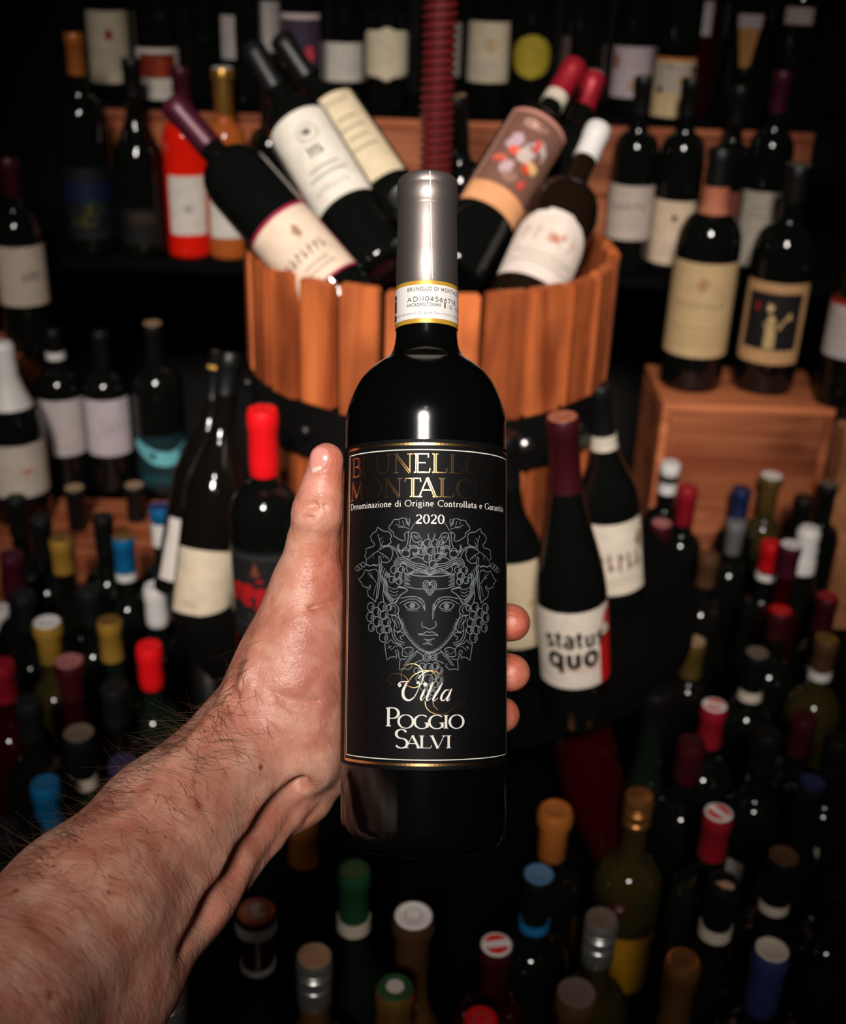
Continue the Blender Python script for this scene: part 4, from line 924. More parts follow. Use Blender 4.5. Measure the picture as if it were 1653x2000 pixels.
gold.wrap('foil_lettering', RL, M_GOLD, label); dk.wrap('foil_inline', RL, M_LBL2, label, off=.00022)
wi = Ink()
def wtext(s, xa, xb, yb, yt, thick=.15, thin=.06, X=X1, track=.05, sub=None):
    y_ = X(0, (yb + yt) / 2)[1]
    u0, u1 = uat(X(xa, 0)[0], y_), uat(X(xb, 0)[0], y_); hb_, ht_ = h_at(X(0, yb)[1]), h_at(X(0, yt)[1])
    text(wi, s, u0, u1, hb_, ht_ - hb_, thick, thin, True, track)
u0 = uat(X1(84, 0)[0], X1(0, 665)[1])
wtext('Denominazione di Origine Controllata e Garantita', 84, 1562, 680, 624, .13, .065)
wi.wrap('appellation_line', RL, M_PW, label, off=.00030); wi = Ink()
wtext('2020', 712, 998, 836, 756, .17, .06)
wi.wrap('vintage_year', RL, M_PW, label, off=.00030); wi = Ink()
# POGGIO / SALVI
def wl(ch, xa, xb, yc, yb, thick=.16, thin=.05):
    y_ = X2(0, (yc + yb) / 2)[1]; u0, u1 = uat(X2(xa, 0)[0], y_), uat(X2(xb, 0)[0], y_); hb_, ht_ = h_at(X2(0, yb)[1]), h_at(X2(0, yc)[1])
    glyph(wi, ch, u0, hb_, (u1 - u0) / GL[ch][0], ht_ - hb_, thick, thin)
for s_ in [('P', 418, 556, 1168, 1338), ('O', 536, 700, 1228, 1350, .19), ('G', 690, 838, 1228, 1352, .19), ('G', 832, 985, 1228, 1352, .19), ('I', 975, 1040, 1230, 1350, .19), ('O', 1032, 1186, 1228, 1352, .19),
           ('S', 502, 648, 1362, 1532), ('A', 612, 760, 1415, 1530, .19), ('L', 742, 868, 1415, 1530, .19), ('V', 858, 1000, 1415, 1532, .19), ('I', 1000, 1066, 1415, 1530, .19)]: wl(*s_)
wi.wrap('estate_name', RL, M_PW, label, off=.00030); wi = Ink()
def smooth_pts(P, k=4):
    if len(P) < 3: return P
    return dense(P, k)
# script "Villa"
def sc2(pts, w, X=X2, ink=None, sm=True):
    Q = [LC(*X(*p)) for p in pts]; Q = smooth_pts(Q) if sm else Q
    if isinstance(w, (tuple, list)):
        n = len(Q); w = [w[int(i / n * len(w))] if False else w[min(len(w) - 1, int(i * len(w) / n))] * (1 - (i * len(w) / n) % 1) + w[min(len(w) - 1, int(i * len(w) / n) + 1)] * ((i * len(w) / n) % 1) for i in range(n)]
    (wi if ink is None else ink).ribbon(Q, w, step=.0012)
m_ = .0001
sc2([(548, 1000), (560, 1002), (566, 985), (548, 978), (543, 995), (560, 965), (600, 958), (640, 958)], (9 * m_, 7 * m_, 4 * m_, 4 * m_))
sc2([(630, 965), (612, 1000), (592, 1045), (592, 1095), (612, 1128), (648, 1140), (690, 1118), (722, 1070), (746, 1010), (748, 975), (735, 962), (726, 978)], (5 * m_, 12 * m_, 13 * m_, 8 * m_, 4 * m_, 3 * m_, 8 * m_))
sc2([(800, 1028), (785, 1070), (762, 1125), (775, 1140), (800, 1112)], (3 * m_, 11 * m_, 8 * m_, 2 * m_)); wi.disc(*LC(*X2(806, 985)), .0009)
sc2([(878, 962), (862, 1010), (820, 1120), (832, 1142), (862, 1118)], (3 * m_, 10 * m_, 9 * m_, 2 * m_))
sc2([(972, 968), (940, 1030), (884, 1125), (896, 1145), (930, 1118)], (3 * m_, 10 * m_, 9 * m_, 2 * m_))
sc2([(1040, 1040), (1005, 1042), (968, 1090), (962, 1135), (990, 1140), (1030, 1090), (1048, 1045)], (2 * m_, 7 * m_, 10 * m_, 4 * m_, 3 * m_))
sc2([(1064, 1025), (1040, 1080), (1018, 1135), (1030, 1145), (1048, 1120)], (3 * m_, 10 * m_, 8 * m_, 2 * m_))
wi.wrap('script_word', RL, M_PW, label, off=.00030)
# gold flourish
fl = Ink()
for P in ([(478, 978), (450, 955), (448, 915), (480, 885), (530, 878), (590, 895), (630, 930), (645, 970)],
          [(640, 1000), (590, 970), (570, 900), (590, 830), (640, 790), (700, 785), (760, 820), (785, 890), (775, 960), (735, 1005), (690, 1018), (640, 1000)],
          [(645, 960), (680, 905), (750, 865), (830, 850), (890, 870), (910, 930), (885, 980), (850, 1000)],
          [(735, 930), (780, 880), (860, 852), (930, 865), (975, 905), (980, 960), (960, 1010)],
          [(805, 1148), (812, 1200), (850, 1250), (920, 1275), (1000, 1270), (1080, 1220), (1130, 1150)], [(880, 1150), (890, 1195), (930, 1235)], [(1190, 1100), (1180, 1160), (1150, 1200)]):
    sc2(P, .00022, ink=fl)
fl.wrap('gold_flourish', RL, M_GOLD, label, off=.00022)

# ---- engraved head crowned with vine leaves and grapes (left half traced, right half mirrored round the cylinder)
art = Ink(); UC = LC(*X1(850, 1200))[0]; GW = .00035
def both(P, w=GW, X=X1, close=False, sm=True):
    Q = [LC(*X(*p)) for p in P]
    if sm: Q = smooth_pts(Q, 3)
    art.ribbon(Q, w, step=.002, closed=close); art.ribbon([(2 * UC - a, b) for a, b in Q], w, step=.002, closed=close)
def one(P, w=GW, X=X1, sm=True):
    Q = [LC(*X(*p)) for p in P]; art.ribbon(smooth_pts(Q, 3) if sm else Q, w, step=.002)
def grape(x, y, r, X=X1, mirror=True, w=GW):
    (c, h_) = LC(*X(x, y)); (c2, _) = LC(*X(x + r, y)); (_, h2) = LC(*X(x, y - r)); ru, rv = abs(c2 - c), abs(h2 - h_); rv = ru = (ru * .5 + rv * .5)
    for s_ in ((1, -1) if mirror else (1,)):
        cc = c if s_ > 0 else 2 * UC - c
        art.circle(cc, h_, ru, w, rv, n=16)
        for k in (.62, .36): art.circle(cc, h_, ru * k, w * .7, rv * k, n=7, a0=-70, a1=50)
# leaves
both([(655, 845), (620, 850), (602, 872), (612, 922), (590, 935), (545, 915), (500, 885), (495, 850), (450, 815), (452, 792), (480, 760), (500, 725), (545, 724), (580, 710), (612, 712), (630, 745), (652, 792)], sm=False)
both([(516, 768), (560, 788), (600, 798), (652, 815)], GW * .7); both([(548, 738), (560, 765)], GW * .7); both([(585, 735), (600, 790)], GW * .7); both([(540, 800), (610, 800)], GW * .6); both([(630, 712), (620, 750), (640, 775), (655, 745), (650, 712)])
both([(645, 835), (640, 900), (632, 960), (615, 1000)]); both([(672, 850), (662, 910), (655, 965), (648, 992)]); both([(660, 832), (690, 780), (722, 742), (748, 720)], GW * .8)
both([(668, 862), (700, 850), (735, 862), (752, 895), (768, 915)]); both([(668, 870), (680, 910), (700, 945), (742, 948)]); 
for k in range(4): both([(690 + 14 * k, 872 + 5 * k), (702 + 12 * k, 905 + 6 * k)], GW * .6)
both([(375, 985), (430, 980), (475, 950), (465, 912), (478, 895), (468, 858), (440, 842), (398, 838), (338, 800), (325, 845), (302, 852), (272, 890), (282, 930), (312, 962), (300, 990), (262, 998), (225, 1015), (230, 1055), (215, 1085), (235, 1112), (228, 1162), (262, 1180), (300, 1170), (330, 1180), (350, 1160)], sm=False)
both([(350, 1030), (372, 985), (362, 930), (345, 868)], GW * .8); both([(372, 985), (400, 930)], GW * .6); both([(360, 930), (392, 895)], GW * .6); both([(350, 1030), (300, 1060), (245, 1112)], GW * .8); both([(350, 1040), (410, 1075), (450, 1115)], GW * .8); both([(385, 1060), (400, 1100)], GW * .6); both([(300, 1062), (300, 1110)], GW * .6); both([(415, 1078), (425, 1105)], GW * .5)
both([(365, 1018), (420, 990), (470, 998), (520, 1035), (545, 1095)]); both([(392, 1000), (430, 978), (490, 990), (540, 1030), (578, 1080)]); both([(480, 1010), (492, 1060), (470, 1120), (430, 1148), (385, 1140)], sm=False)
both([(340, 1238), (325, 1210), (290, 1215), (255, 1228), (222, 1215), (208, 1250), (185, 1285), (155, 1312), (182, 1338), (195, 1372), (232, 1392), (262, 1385), (262, 1362), (278, 1372), (262, 1410), (240, 1412), (250, 1470), (285, 1498), (325, 1535)], sm=False)
both([(332, 1350), (290, 1290), (245, 1245)], GW * .8); both([(300, 1302), (262, 1285)], GW * .5); both([(330, 1360), (310, 1420), (300, 1470)], GW * .7); both([(290, 1290), (280, 1240)], GW * .5)
both([(352, 1095), (358, 1180), (348, 1280), (342, 1380), (322, 1530)]); both([(372, 1092), (378, 1180), (366, 1280), (358, 1390), (338, 1500)]); both([(352, 1095), (362, 1082), (372, 1092)])
for (x, y, r) in ((146, 1205, 24), (172, 1185, 26), (200, 1165, 24)): both([(x - r * .6, y + r), (x - r, y - 4), (x - 2, y - r), (x + r, y), (x + 4, y + r * 1.1), (x - r * .3, y + r * .3)], GW * .8)
both([(215, 1175), (245, 1168), (272, 1180), (300, 1165), (340, 1180)])
# curls beside the central bunch
for rr in (1.0, .62): both([(575 + 0, 1060), (590, 1060 - 50 * rr), (625, 1060 - 55 * rr), (655, 1060 - 20 * rr), (640, 1060 + 40 * rr), (600, 1060 + 45 * rr), (585, 1060 + 15)], GW)
both([(552, 965), (545, 1000), (570, 1030), (600, 1020)]); both([(540, 970), (535, 1010), (565, 1045)])
for rr in (1.0, .7, .4): both([(655, 1040), (660, 1030 - 45 * rr), (700, 1020 - 42 * rr), (745, 1020 - 20 * rr), (745, 1025 + 28 * rr), (700, 1040 + 40 * rr), (680, 1040)], GW * .9)
both([(600, 1100), (640, 1120), (680, 1100), (730, 1090), (780, 1110)]); 
for (x, y, r) in ((828, 958, 40), (905, 958, 38), (768, 1035, 36), (858, 1035, 42), (958, 1022, 36), (828, 1102, 42), (928, 1090, 36), (884, 1165, 40), (762, 955, 22), (966, 950, 22), (788, 1000, 24)): grape(x, y, r, mirror=False)
one([(835, 865), (836, 900), (850, 918)]); one([(900, 862), (895, 898), (878, 915)])
# hair arches over the band
for k in range(4): both([(500 + 14 * k, 1170 + 2 * k), (520 + 10 * k, 1115 + 16 * k), (575 + 2 * k, 1098 + 18 * k), (640, 1120 + 20 * k), (700 - 4 * k, 1150 + 18 * k), (790 - 10 * k, 1165 + 22 * k), (845, 1205 + 14 * k)], GW)
for k in range(3): both([(640 + 8 * k, 1255 + 3 * k), (700, 1222 + 14 * k), (760, 1205 + 20 * k), (820, 1240 + 10 * k), (850, 1262 + 8 * k)], GW * .9)
both([(575, 1165), (600, 1150), (628, 1175), (625, 1210), (640, 1240)]); both([(558, 1180), (575, 1150), (610, 1140)])
for (x, y, r) in ((502, 1215, 36), (572, 1215, 32), (540, 1272, 38), (482, 1312, 32), (550, 1326, 32), (440, 1268, 20)): grape(x, y, r)
# head band and heart
both([(602, 1246), (680, 1268), (760, 1278), (850, 1280)]); both([(602, 1372), (660, 1390), (730, 1402), (788, 1404)])
for k in range(9): both([(600, 1256 + 13 * k), (640 + (k % 3) * 12, 1262 + 13 * k)], GW * .7)
for rr in (1.0, .72, .42):
    cx_, cy_ = 850, 1385
    P = [(0, -42), (-22, -66), (-52, -60), (-66, -30), (-58, 5), (-30, 45), (0, 80)]
    Q = [(cx_ + a * rr, cy_ + 5 + b * rr) for a, b in P]; one(Q); one([(2 * cx_ - a, b) for a, b in Q])
# hair falling at the temples
for k in range(7): both([(395 + 17 * k, 1180 + 22 * k), (372 + 17 * k, 1260 + 14 * k), (405 + 12 * k, 1340 + 10 * k), (400 + 14 * k, 1420 + 6 * k), (440 + 12 * k, 1500 - 4 * k), (480 + 10 * k, 1545 - 12 * k)] if k < 4 else [(560 - 4 * k, 1350 + 6 * k), (600 + 3 * k, 1385 + 3 * k), (640 - 2 * k, 1412 + 2 * k), (600 - 6 * k, 1440 + 4 * k), (565 - 6 * k, 1480 + 6 * k), (540 - 4 * k, 1540)], GW)
both([(385, 1140), (360, 1200), (372, 1300), (400, 1380), (392, 1460), (405, 1540)])
for k in range(5): both([(450 + 8 * k, 30 + 34 * k - 0), (500, 52 + 34 * k), (548 - 6 * k, 40 + 32 * k)], GW * .8, X=X2)
# face
both([(566, 142), (640, 128), (710, 128), (768, 152), (798, 200), (802, 262)], X=X2); both([(552, 196), (600, 168), (660, 150), (720, 156), (762, 190)], GW * .8, X=X2)
for k in range(9): both([(740 + 7 * k, 140 + 11 * k), (755 + 5 * k, 160 + 12 * k)], GW * .6, X=X2)
both([(600, 205), (640, 182), (700, 180), (746, 218), (738, 238), (690, 250), (640, 246), (600, 205)], X=X2); 
for r in (24, 15, 7): both([(680 + r * math.cos(t), 215 + r * math.sin(t)) for t in [i * PI / 4 for i in range(9)]], GW * .8, X=X2)
both([(628, 262), (690, 268), (736, 260)], GW * .6, X=X2)
both([(612, 232), (640, 240)], GW * .5, X=X2)
one([(776, 372), (772, 400), (782, 424), (815, 430), (850, 446), (885, 432), (905, 420), (912, 395), (904, 366)], X=X2)
for k in range(12): one([(884 - .6 * k, 200 + 13 * k), (902 - 1.2 * k, 196 + 13 * k)], GW * .6, X=X2)
one([(884, 190), (878, 260), (878, 350)], GW * .6, X=X2)
one([(738, 490), (785, 490), (812, 472), (832, 470), (850, 478), (868, 470), (892, 480), (932, 505)], X=X2); one([(738, 498), (790, 502), (840, 506), (890, 502), (932, 508)], X=X2); one([(792, 540), (840, 550), (896, 536)], X=X2)
one([(812, 556), (868, 560)], GW * .7, X=X2); one([(815, 570), (860, 576)], GW * .7, X=X2); one([(784, 592), (830, 586), (875, 600)], X=X2)
cheek = [(540, 290), (555, 350), (580, 410), (600, 468), (640, 530), (690, 590), (745, 640), (800, 670), (850, 682)]
both(cheek, X=X2)
for i in range(len(cheek) - 2):
    for t in (.0, .25, .5, .75):
        x = cheek[i + 1][0] * (1 - t) + cheek[i + 2][0] * t; y = cheek[i + 1][1] * (1 - t) + cheek[i + 2][1] * t; both([(x - 8, y - 2), (x + 26, y - 10)], GW * .6, X=X2, sm=False)
# side bunches, leaves below, bunch under the chin
for (x, y, r) in ((275, 228, 38), (385, 225, 44), (330, 278, 42), (268, 325, 40), (405, 305, 42), (338, 372, 44), (428, 375, 44), (282, 425, 36), (365, 445, 40), (440, 445, 36), (398, 525, 44), (455, 235, 26)): grape(x, y, r, X=X2)
both([(440, 205), (500, 195), (540, 225), (545, 280), (500, 310), (455, 300)], X=X2); both([(470, 215), (505, 220), (520, 260), (500, 290)], GW * .8, X=X2)
both([(480, 300), (540, 330), (585, 400), (570, 450), (530, 470), (500, 440), (510, 390), (485, 350), (480, 300)], X=X2); both([(510, 330), (545, 380), (555, 430)], GW * .7, X=X2); both([(500, 350), (525, 400), (530, 440)], GW * .7, X=X2)
both([(478, 440), (490, 520), (530, 575), (600, 600)], X=X2); both([(500, 450), (512, 515), (550, 560), (610, 580)], X=X2); both([(530, 480), (570, 470), (600, 500), (560, 520), (580, 550)], X=X2)
both([(410, 585), (418, 650), (432, 748), (462, 722), (508, 712), (518, 735), (530, 700), (512, 660), (530, 645), (545, 665), (548, 720), (560, 738), (610, 738), (620, 722)], X=X2, sm=False)
both([(410, 590), (450, 570), (470, 545), (500, 580), (560, 600), (590, 640)], X=X2, sm=False); both([(440, 630), (480, 610)], GW * .7, X=X2); both([(470, 650), (520, 610), (580, 615)], GW * .7, X=X2); both([(452, 600), (462, 640)], GW * .6, X=X2)
both([(560, 745), (552, 842), (590, 830), (640, 840), (680, 808), (670, 778)], X=X2, sm=False); both([(600, 800), (640, 740), (700, 680), (740, 650)], X=X2); both([(620, 800), (660, 742), (715, 690)], GW * .8, X=X2); both([(590, 640), (580, 700), (625, 712), (660, 700), (690, 640), (640, 620), (590, 640)], X=X2); both([(600, 660), (640, 690), (668, 650)], GW * .6, X=X2)
both([(690, 690), (720, 670), (770, 690), (790, 740), (740, 760), (700, 780)], X=X2)
for (x, y, r) in ((822, 722, 34), (884, 712, 34), (822, 722, 16), (884, 712, 15)): 
    (c, h_) = LC(*X2(x, y)); art.circle(c, h_, r / 5.009 * .56 / FPX, GW, n=14)
for (x, y, r) in ((780, 808, 32), (842, 818, 38), (908, 806, 34), (725, 852, 30), (945, 850, 34), (770, 880, 34), (835, 935, 46), (905, 900, 36), (942, 940, 30), (745, 930, 30), (790, 1010, 34), (860, 1020, 36), (912, 985, 30), (825, 1080, 32), (885, 1070, 28)): grape(x, y, r, X=X2, mirror=False)
art.wrap('engraved_head', RL, M_PG, label, off=.00014)

# ================================================================= HAND AND FOREARM
# one implicit surface: tapered limbs blended smoothly, pressed against the bottle, then meshed once
def cc(px, py, d): return np.array([(px - CX) * d / FPX, (CY - py) * d / FPX, d])      # x right, y up, z away from the camera
VOX = .00145
LO = np.array([-.245, -.300, .290]); HI_ = np.array([.062, .045, .680])
NN = np.ceil((HI_ - LO) / VOX).astype(int) + 1
F = np.full(NN, .05, np.float32)
AXg = [LO[i] + VOX * np.arange(NN[i]) for i in range(3)]
def region(lo, hi):
    a = np.clip(np.floor((lo - LO) / VOX).astype(int), 0, NN); b = np.clip(np.ceil((hi - LO) / VOX).astype(int) + 1, 0, NN)
    return tuple(slice(a[i], b[i]) for i in range(3))
def grid(sl): return (AXg[0][sl[0]][:, None, None], AXg[1][sl[1]][None, :, None], AXg[2][sl[2]][None, None, :])
def segdist(sl, a, b, ra, rb, sq=None):
    X, Y, Z = grid(sl); d = b - a; L2 = float(d @ d) + 1e-12
    t = ((X - a[0]) * d[0] + (Y - a[1]) * d[1] + (Z - a[2]) * d[2]) / L2; t = np.clip(t, 0, 1)
    dx = X - a[0] - t * d[0]; dy = Y - a[1] - t * d[1]; dz = Z - a[2] - t * d[2]
    return (np.sqrt(dx * dx + dy * dy + dz * dz) - (ra + (rb - ra) * t)).astype(np.float32)
def smin(a, b, k):
    h = np.clip(.5 + .5 * (b - a) / k, 0, 1); return b * (1 - h) + a * h - k * h * (1 - h)
def limb(pts, k=.008):
    """pts: [(px, py, depth, radius)]"""
    for p, q in zip(pts, pts[1:]):
        a, b = cc(*p[:3]), cc(*q[:3]); m = max(p[3], q[3]) + k * 1.6 + .004
        sl = region(np.minimum(a, b) - m, np.maximum(a, b) + m)
        if min(s.stop - s.start for s in sl) < 1: continue
        F[sl] = smin(F[sl], segdist(sl, a, b, p[3], q[3]), k)
def carve(pts, k=.004, depth=None):
    for p, q in zip(pts, pts[1:]):
        a, b = cc(*p[:3]), cc(*q[:3]); m = max(p[3], q[3]) + k * 2 + .003
        sl = region(np.minimum(a, b) - m, np.maximum(a, b) + m)
        F[sl] = -smin(-F[sl], segdist(sl, a, b, p[3], q[3]), k)
# forearm: radius side, ulna side, muscle between
limb([(475, 1462, .556, .0265), (322, 1612, .515, .0285), (163, 1778, .468, .0315), (-60, 2010, .405, .0350), (-260, 2210, .350, .0370)], .010)
limb([(478, 1562, .562, .0230), (345, 1722, .522, .0262), (196, 1902, .478, .0305), (-20, 2150, .415, .0345), (-230, 2330, .362, .0370)], .012)
limb([(420, 1560, .548, .0220), (260, 1750, .502, .0270), (60, 1940, .450, .0310)], .014)
# back of the hand to the thumb
limb([(500, 1440, .562, .0265), (560, 1330, .568, .0250), (588, 1230, .567, .0205), (601, 1150, .563, .0158), (612, 1062, .557, .0121)], .010)
limb([(612, 1062, .557, .0119), (622, 1000, .552, .0113), (629, 955, .549, .0092), (638, 899, .547, .0083)], .004)
limb([(620, 1002, .5505, .0110), (624, 985, .5505, .0105)], .004)        # thumb joint
limb([(645, 1180, .568, .0085), (640, 1280, .566, .0120), (632, 1390, .568, .0125)], .008)    # ball of the thumb against the glass
limb([(560, 1300, .560, .0215), (548, 1400, .560, .0225)], .010)
# heel of the hand below
limb([(618, 1420, .578, .0140), (613, 1500, .580, .0122), (603, 1556, .580, .0128)], .007)
limb([(560, 1480, .575, .0190), (556, 1568, .576, .0150)], .008)
limb([(500, 1530, .565, .0210), (548, 1560, .572, .0160)], .008)
# palm behind the bottle
def rp(ang, py, rad, d0=.556):
    a = math.radians(ang); return ((829 + (rad * math.cos(a)) * FPX / (d0 + rad * math.sin(a))), py, d0 + rad * math.sin(a))
for (py0, py1, py2) in ((1230, 1225, 1215), (1320, 1305, 1290), (1410, 1390, 1370), (1480, 1470, 1450)):
    limb([(*rp(178, py0, .056), .017), (*rp(150, py1, .056), .017), (*rp(120, py2, .055), .0145)], .010)
# four fingers round the back, tips showing at the right
FING = [(1216, 1205, 26, .0094, .0475), (1314, 1292, 26, .0094, .0475), (1396, 1376, 35, .0090, .0470), (1468, 1450, 62, .0080, .0460)]
for (pt, pb, tip, r, rad) in FING:
    limb([(*rp(120, pb, .052), .0130), (*rp(92, pb + 3, .050), .0112), (*rp((92 + tip) / 2, (pb + pt) / 2 + 2, .0500), .0102), (*rp(tip, pt, rad), r)], .0028)
# tendons, veins and wrist creases
limb([(570, 1490, .549, .0040), (495, 1575, .534, .0055), (410, 1680, .511, .0060), (320, 1795, .482, .0050)], .012)
limb([(590, 1560, .566, .0045), (530, 1640, .556, .0052), (470, 1715, .540, .0060)], .005)
carve([(575, 1530, .548, .0012), (520, 1602, .5345, .0028), (455, 1692, .5155, .0028), (395, 1775, .497, .0014), (320, 1860, .477, .0004)], .015)
carve([(652, 1440, .562, .0008), (620, 1462, .558, .0020), (590, 1490, .553, .0028), (580, 1520, .549, .0030)], .008)
carve([(662, 1170, .553, .0004), (640, 1180, .5475, .0008), (612, 1188, .5450, .0010), (585, 1192, .5455, .0004)], .0022)          # fold at the web
carve([(530, 1350, .5385, .0004), (560, 1364, .5368, .0009), (590, 1370, .5375, .0009), (625, 1366, .5435, .0004)], .003)
carve([(540, 1372, .5375, .0003), (575, 1386, .5372, .0007), (610, 1386, .5410, .0003)], .0025)
carve([(628, 1578, .566, .0006), (600, 1600, .564, .0010)], .003)
carve([(588, 1530, .5655, .0004), (590, 1570, .5655, .0009), (596, 1602, .568, .0005)], .003)
for (y0, x0, x1, dd) in ((985, 588, 640, .5405), (994, 592, 632, .5398), (1012, 584, 626, .5405)):
    carve([(x0, y0 + 3, dd + .002, .0004), ((x0 + x1) / 2, y0 - 2, dd - .0003, .0007), (x1, y0 + 2, dd + .001, .0004)], .0018)
limb([(455, 1330, .552, .0016), (420, 1400, .534, .0022), (350, 1478, .512, .0024), (300, 1560, .490, .0020), (240, 1600, .475, .0018)], .006)     # vein
limb([(540, 1180, .556, .0016), (510, 1260, .548, .0020), (470, 1340, .538, .0020)], .006)
# press the flesh against the glass
bi = (RC.transposed() @ (hb0 - CAMLOC)); ai = RC.transposed() @ HAX
B0 = np.array([bi.x, bi.y, -bi.z]); BA = np.array([ai.x, ai.y, -ai.z])
sl = region(np.array([-.05, -.17, .49]), np.array([.055, .05, .61])); X, Y, Z = grid(sl)
t = (X - B0[0]) * BA[0] + (Y - B0[1]) * BA[1] + (Z - B0[2]) * BA[2]
dd = np.sqrt((X - B0[0] - t * BA[0]) ** 2 + (Y - B0[1] - t * BA[1]) ** 2 + (Z - B0[2] - t * BA[2]) ** 2) - (HR + .0006)
F[sl] = -smin(-F[sl], dd.astype(np.float32), .0012)
F[0], F[-1], F[:, 0], F[:, -1], F[:, :, 0], F[:, :, -1] = .05, .05, .05, .05, .05, .05
# surface nets
S = F < 0
def nets(F, S):
    nx, ny, nz = F.shape
    c = np.zeros((nx - 1, ny - 1, nz - 1), np.int8)
    for i in (0, 1):
        for j in (0, 1):
            for k in (0, 1): c += S[i:nx - 1 + i, j:ny - 1 + j, k:nz - 1 + k]
    act = (c > 0) & (c < 8); idx = np.argwhere(act); vid = -np.ones(act.shape, np.int64); vid[act] = np.arange(len(idx))
    acc = np.zeros((len(idx), 3)); cnt = np.zeros(len(idx))
    corners = [(i, j, k) for i in (0, 1) for j in (0, 1) for k in (0, 1)]
    for a in corners:
        for ax in range(3):
            if a[ax]: continue
            b = list(a); b[ax] = 1
            ia = idx + np.array(a); ib = idx + np.array(b)
            fa = F[ia[:, 0], ia[:, 1], ia[:, 2]]; fb = F[ib[:, 0], ib[:, 1], ib[:, 2]]
            m = (fa < 0) != (fb < 0); tt = np.where(m, fa / np.where(m, fa - fb, 1), 0)
            p = np.array(a, float)[None].repeat(len(idx), 0); p[:, ax] = tt
            acc[m] += p[m]; cnt[m] += 1
    V = (idx + acc / cnt[:, None]) * VOX + LO
    Q = []
    for ax in range(3):
        o1, o2 = [(1, 2), (2, 0), (0, 1)][ax]
        sA = [slice(None)] * 3; sB = [slice(None)] * 3; sA[ax] = slice(0, -1); sB[ax] = slice(1, None)
        ch = np.argwhere(S[tuple(sA)] != S[tuple(sB)])
        ok = (ch[:, o1] > 0) & (ch[:, o2] > 0) & (ch[:, o1] < F.shape[o1] - 1) & (ch[:, o2] < F.shape[o2] - 1); ch = ch[ok]
        e1 = np.zeros(3, int); e1[o1] = 1; e2 = np.zeros(3, int); e2[o2] = 1
        g = lambda q: vid[q[:, 0], q[:, 1], q[:, 2]]
        q = np.stack([g(ch), g(ch - e1), g(ch - e1 - e2), g(ch - e2)], 1)
        ins = S[ch[:, 0], ch[:, 1], ch[:, 2]]
        q[~ins] = q[~ins][:, ::-1]; Q.append(q)
    return V, np.concatenate(Q)
V, Q = nets(F, S)
# camera frame -> world ; z flips to -z (mirrors winding)
Rn = np.array(RC); Wv = (V * np.array([1, 1, -1])) @ Rn.T + np.array(CAMLOC)
org = np.array(at_depth(480, 1500, .56)); 
me = bpy.data.meshes.new('hand'); me.from_pydata((Wv - org).tolist(), [], Q.tolist()); me.update()
# keep the one connected body, relax the voxel stepping
bm = bmesh.new(); bm.from_mesh(me)
for _ in range(4): bmesh.ops.smooth_vert(bm, verts=bm.verts, factor=.5, use_axis_x=True, use_axis_y=True, use_axis_z=True)
bmesh.ops.recalc_face_normals(bm, faces=bm.faces)
bm.to_mesh(me)
print('HAND verts', len(bm.verts))
bm.free()

bvh = BVHTree.FromPolygons([tuple(p) for p in Wv], [tuple(int(i) for i in q) for q in Q])
def hit(px, py):
    r = ray(px, py).normalized(); loc, nor, i, d = bvh.ray_cast(CAMLOC, r, 1.2); return loc, nor
M_SKIN = mat('skin', srgb(214, 150, 122), .42, spec=.45); n, l, b = nodes(M_SKIN)
tc = n.new('ShaderNodeTexCoord')
def noise(scale, det=4, dist=0.0, rough=.55):
    z = n.new('ShaderNodeTexNoise'); z.inputs['Scale'].default_value = scale; z.inputs['Detail'].default_value = det; z.inputs['Distortion'].default_value = dist; z.inputs['Roughness'].default_value = rough
    l.new(tc.outputs['Object'], z.inputs['Vector']); return z
def ramp(src, stops):
    r = n.new('ShaderNodeValToRGB'); e = r.color_ramp.elements
    e[0].position, e[0].color = stops[0][0], (*stops[0][1], 1); e[1].position, e[1].color = stops[-1][0], (*stops[-1][1], 1)
    for p_, c_ in stops[1:-1]: q_ = e.new(p_); q_.color = (*c_, 1)
    l.new(src, r.inputs[0]); return r
def mixc(mode, fac, a, b_):
    m = n.new('ShaderNodeMixRGB'); m.blend_type = mode; m.inputs[0].default_value = fac
    l.new(a, m.inputs[1]); l.new(b_, m.inputs[2]); return m
base_c = ramp(noise(38, 4, .6).outputs['Fac'], [(.30, srgb(188, 118, 96)), (.46, srgb(206, 142, 120)), (.62, srgb(218, 164, 142)), (.78, srgb(208, 152, 138))])
blo = ramp(noise(120, 3).outputs['Fac'], [(.36, (.84, .70, .66)), (.6, (1, 1, 1))])
m1 = mixc('MULTIPLY', .75, base_c.outputs[0], blo.outputs[0])
fre = n.new('ShaderNodeTexVoronoi'); fre.inputs['Scale'].default_value = 62; l.new(tc.outputs['Object'], fre.inputs['Vector'])
fr = ramp(fre.outputs['Distance'], [(.055, (.50, .22, .16)), (.11, (1, 1, 1))]); 
msk = ramp(noise(22, 2).outputs['Fac'], [(.54, (0, 0, 0)), (.62, (1, 1, 1))])
m2 = n.new('ShaderNodeMixRGB'); m2.blend_type = 'MULTIPLY'; l.new(msk.outputs[0], m2.inputs[0]); l.new(m1.outputs[0], m2.inputs[1]); l.new(fr.outputs[0], m2.inputs[2])
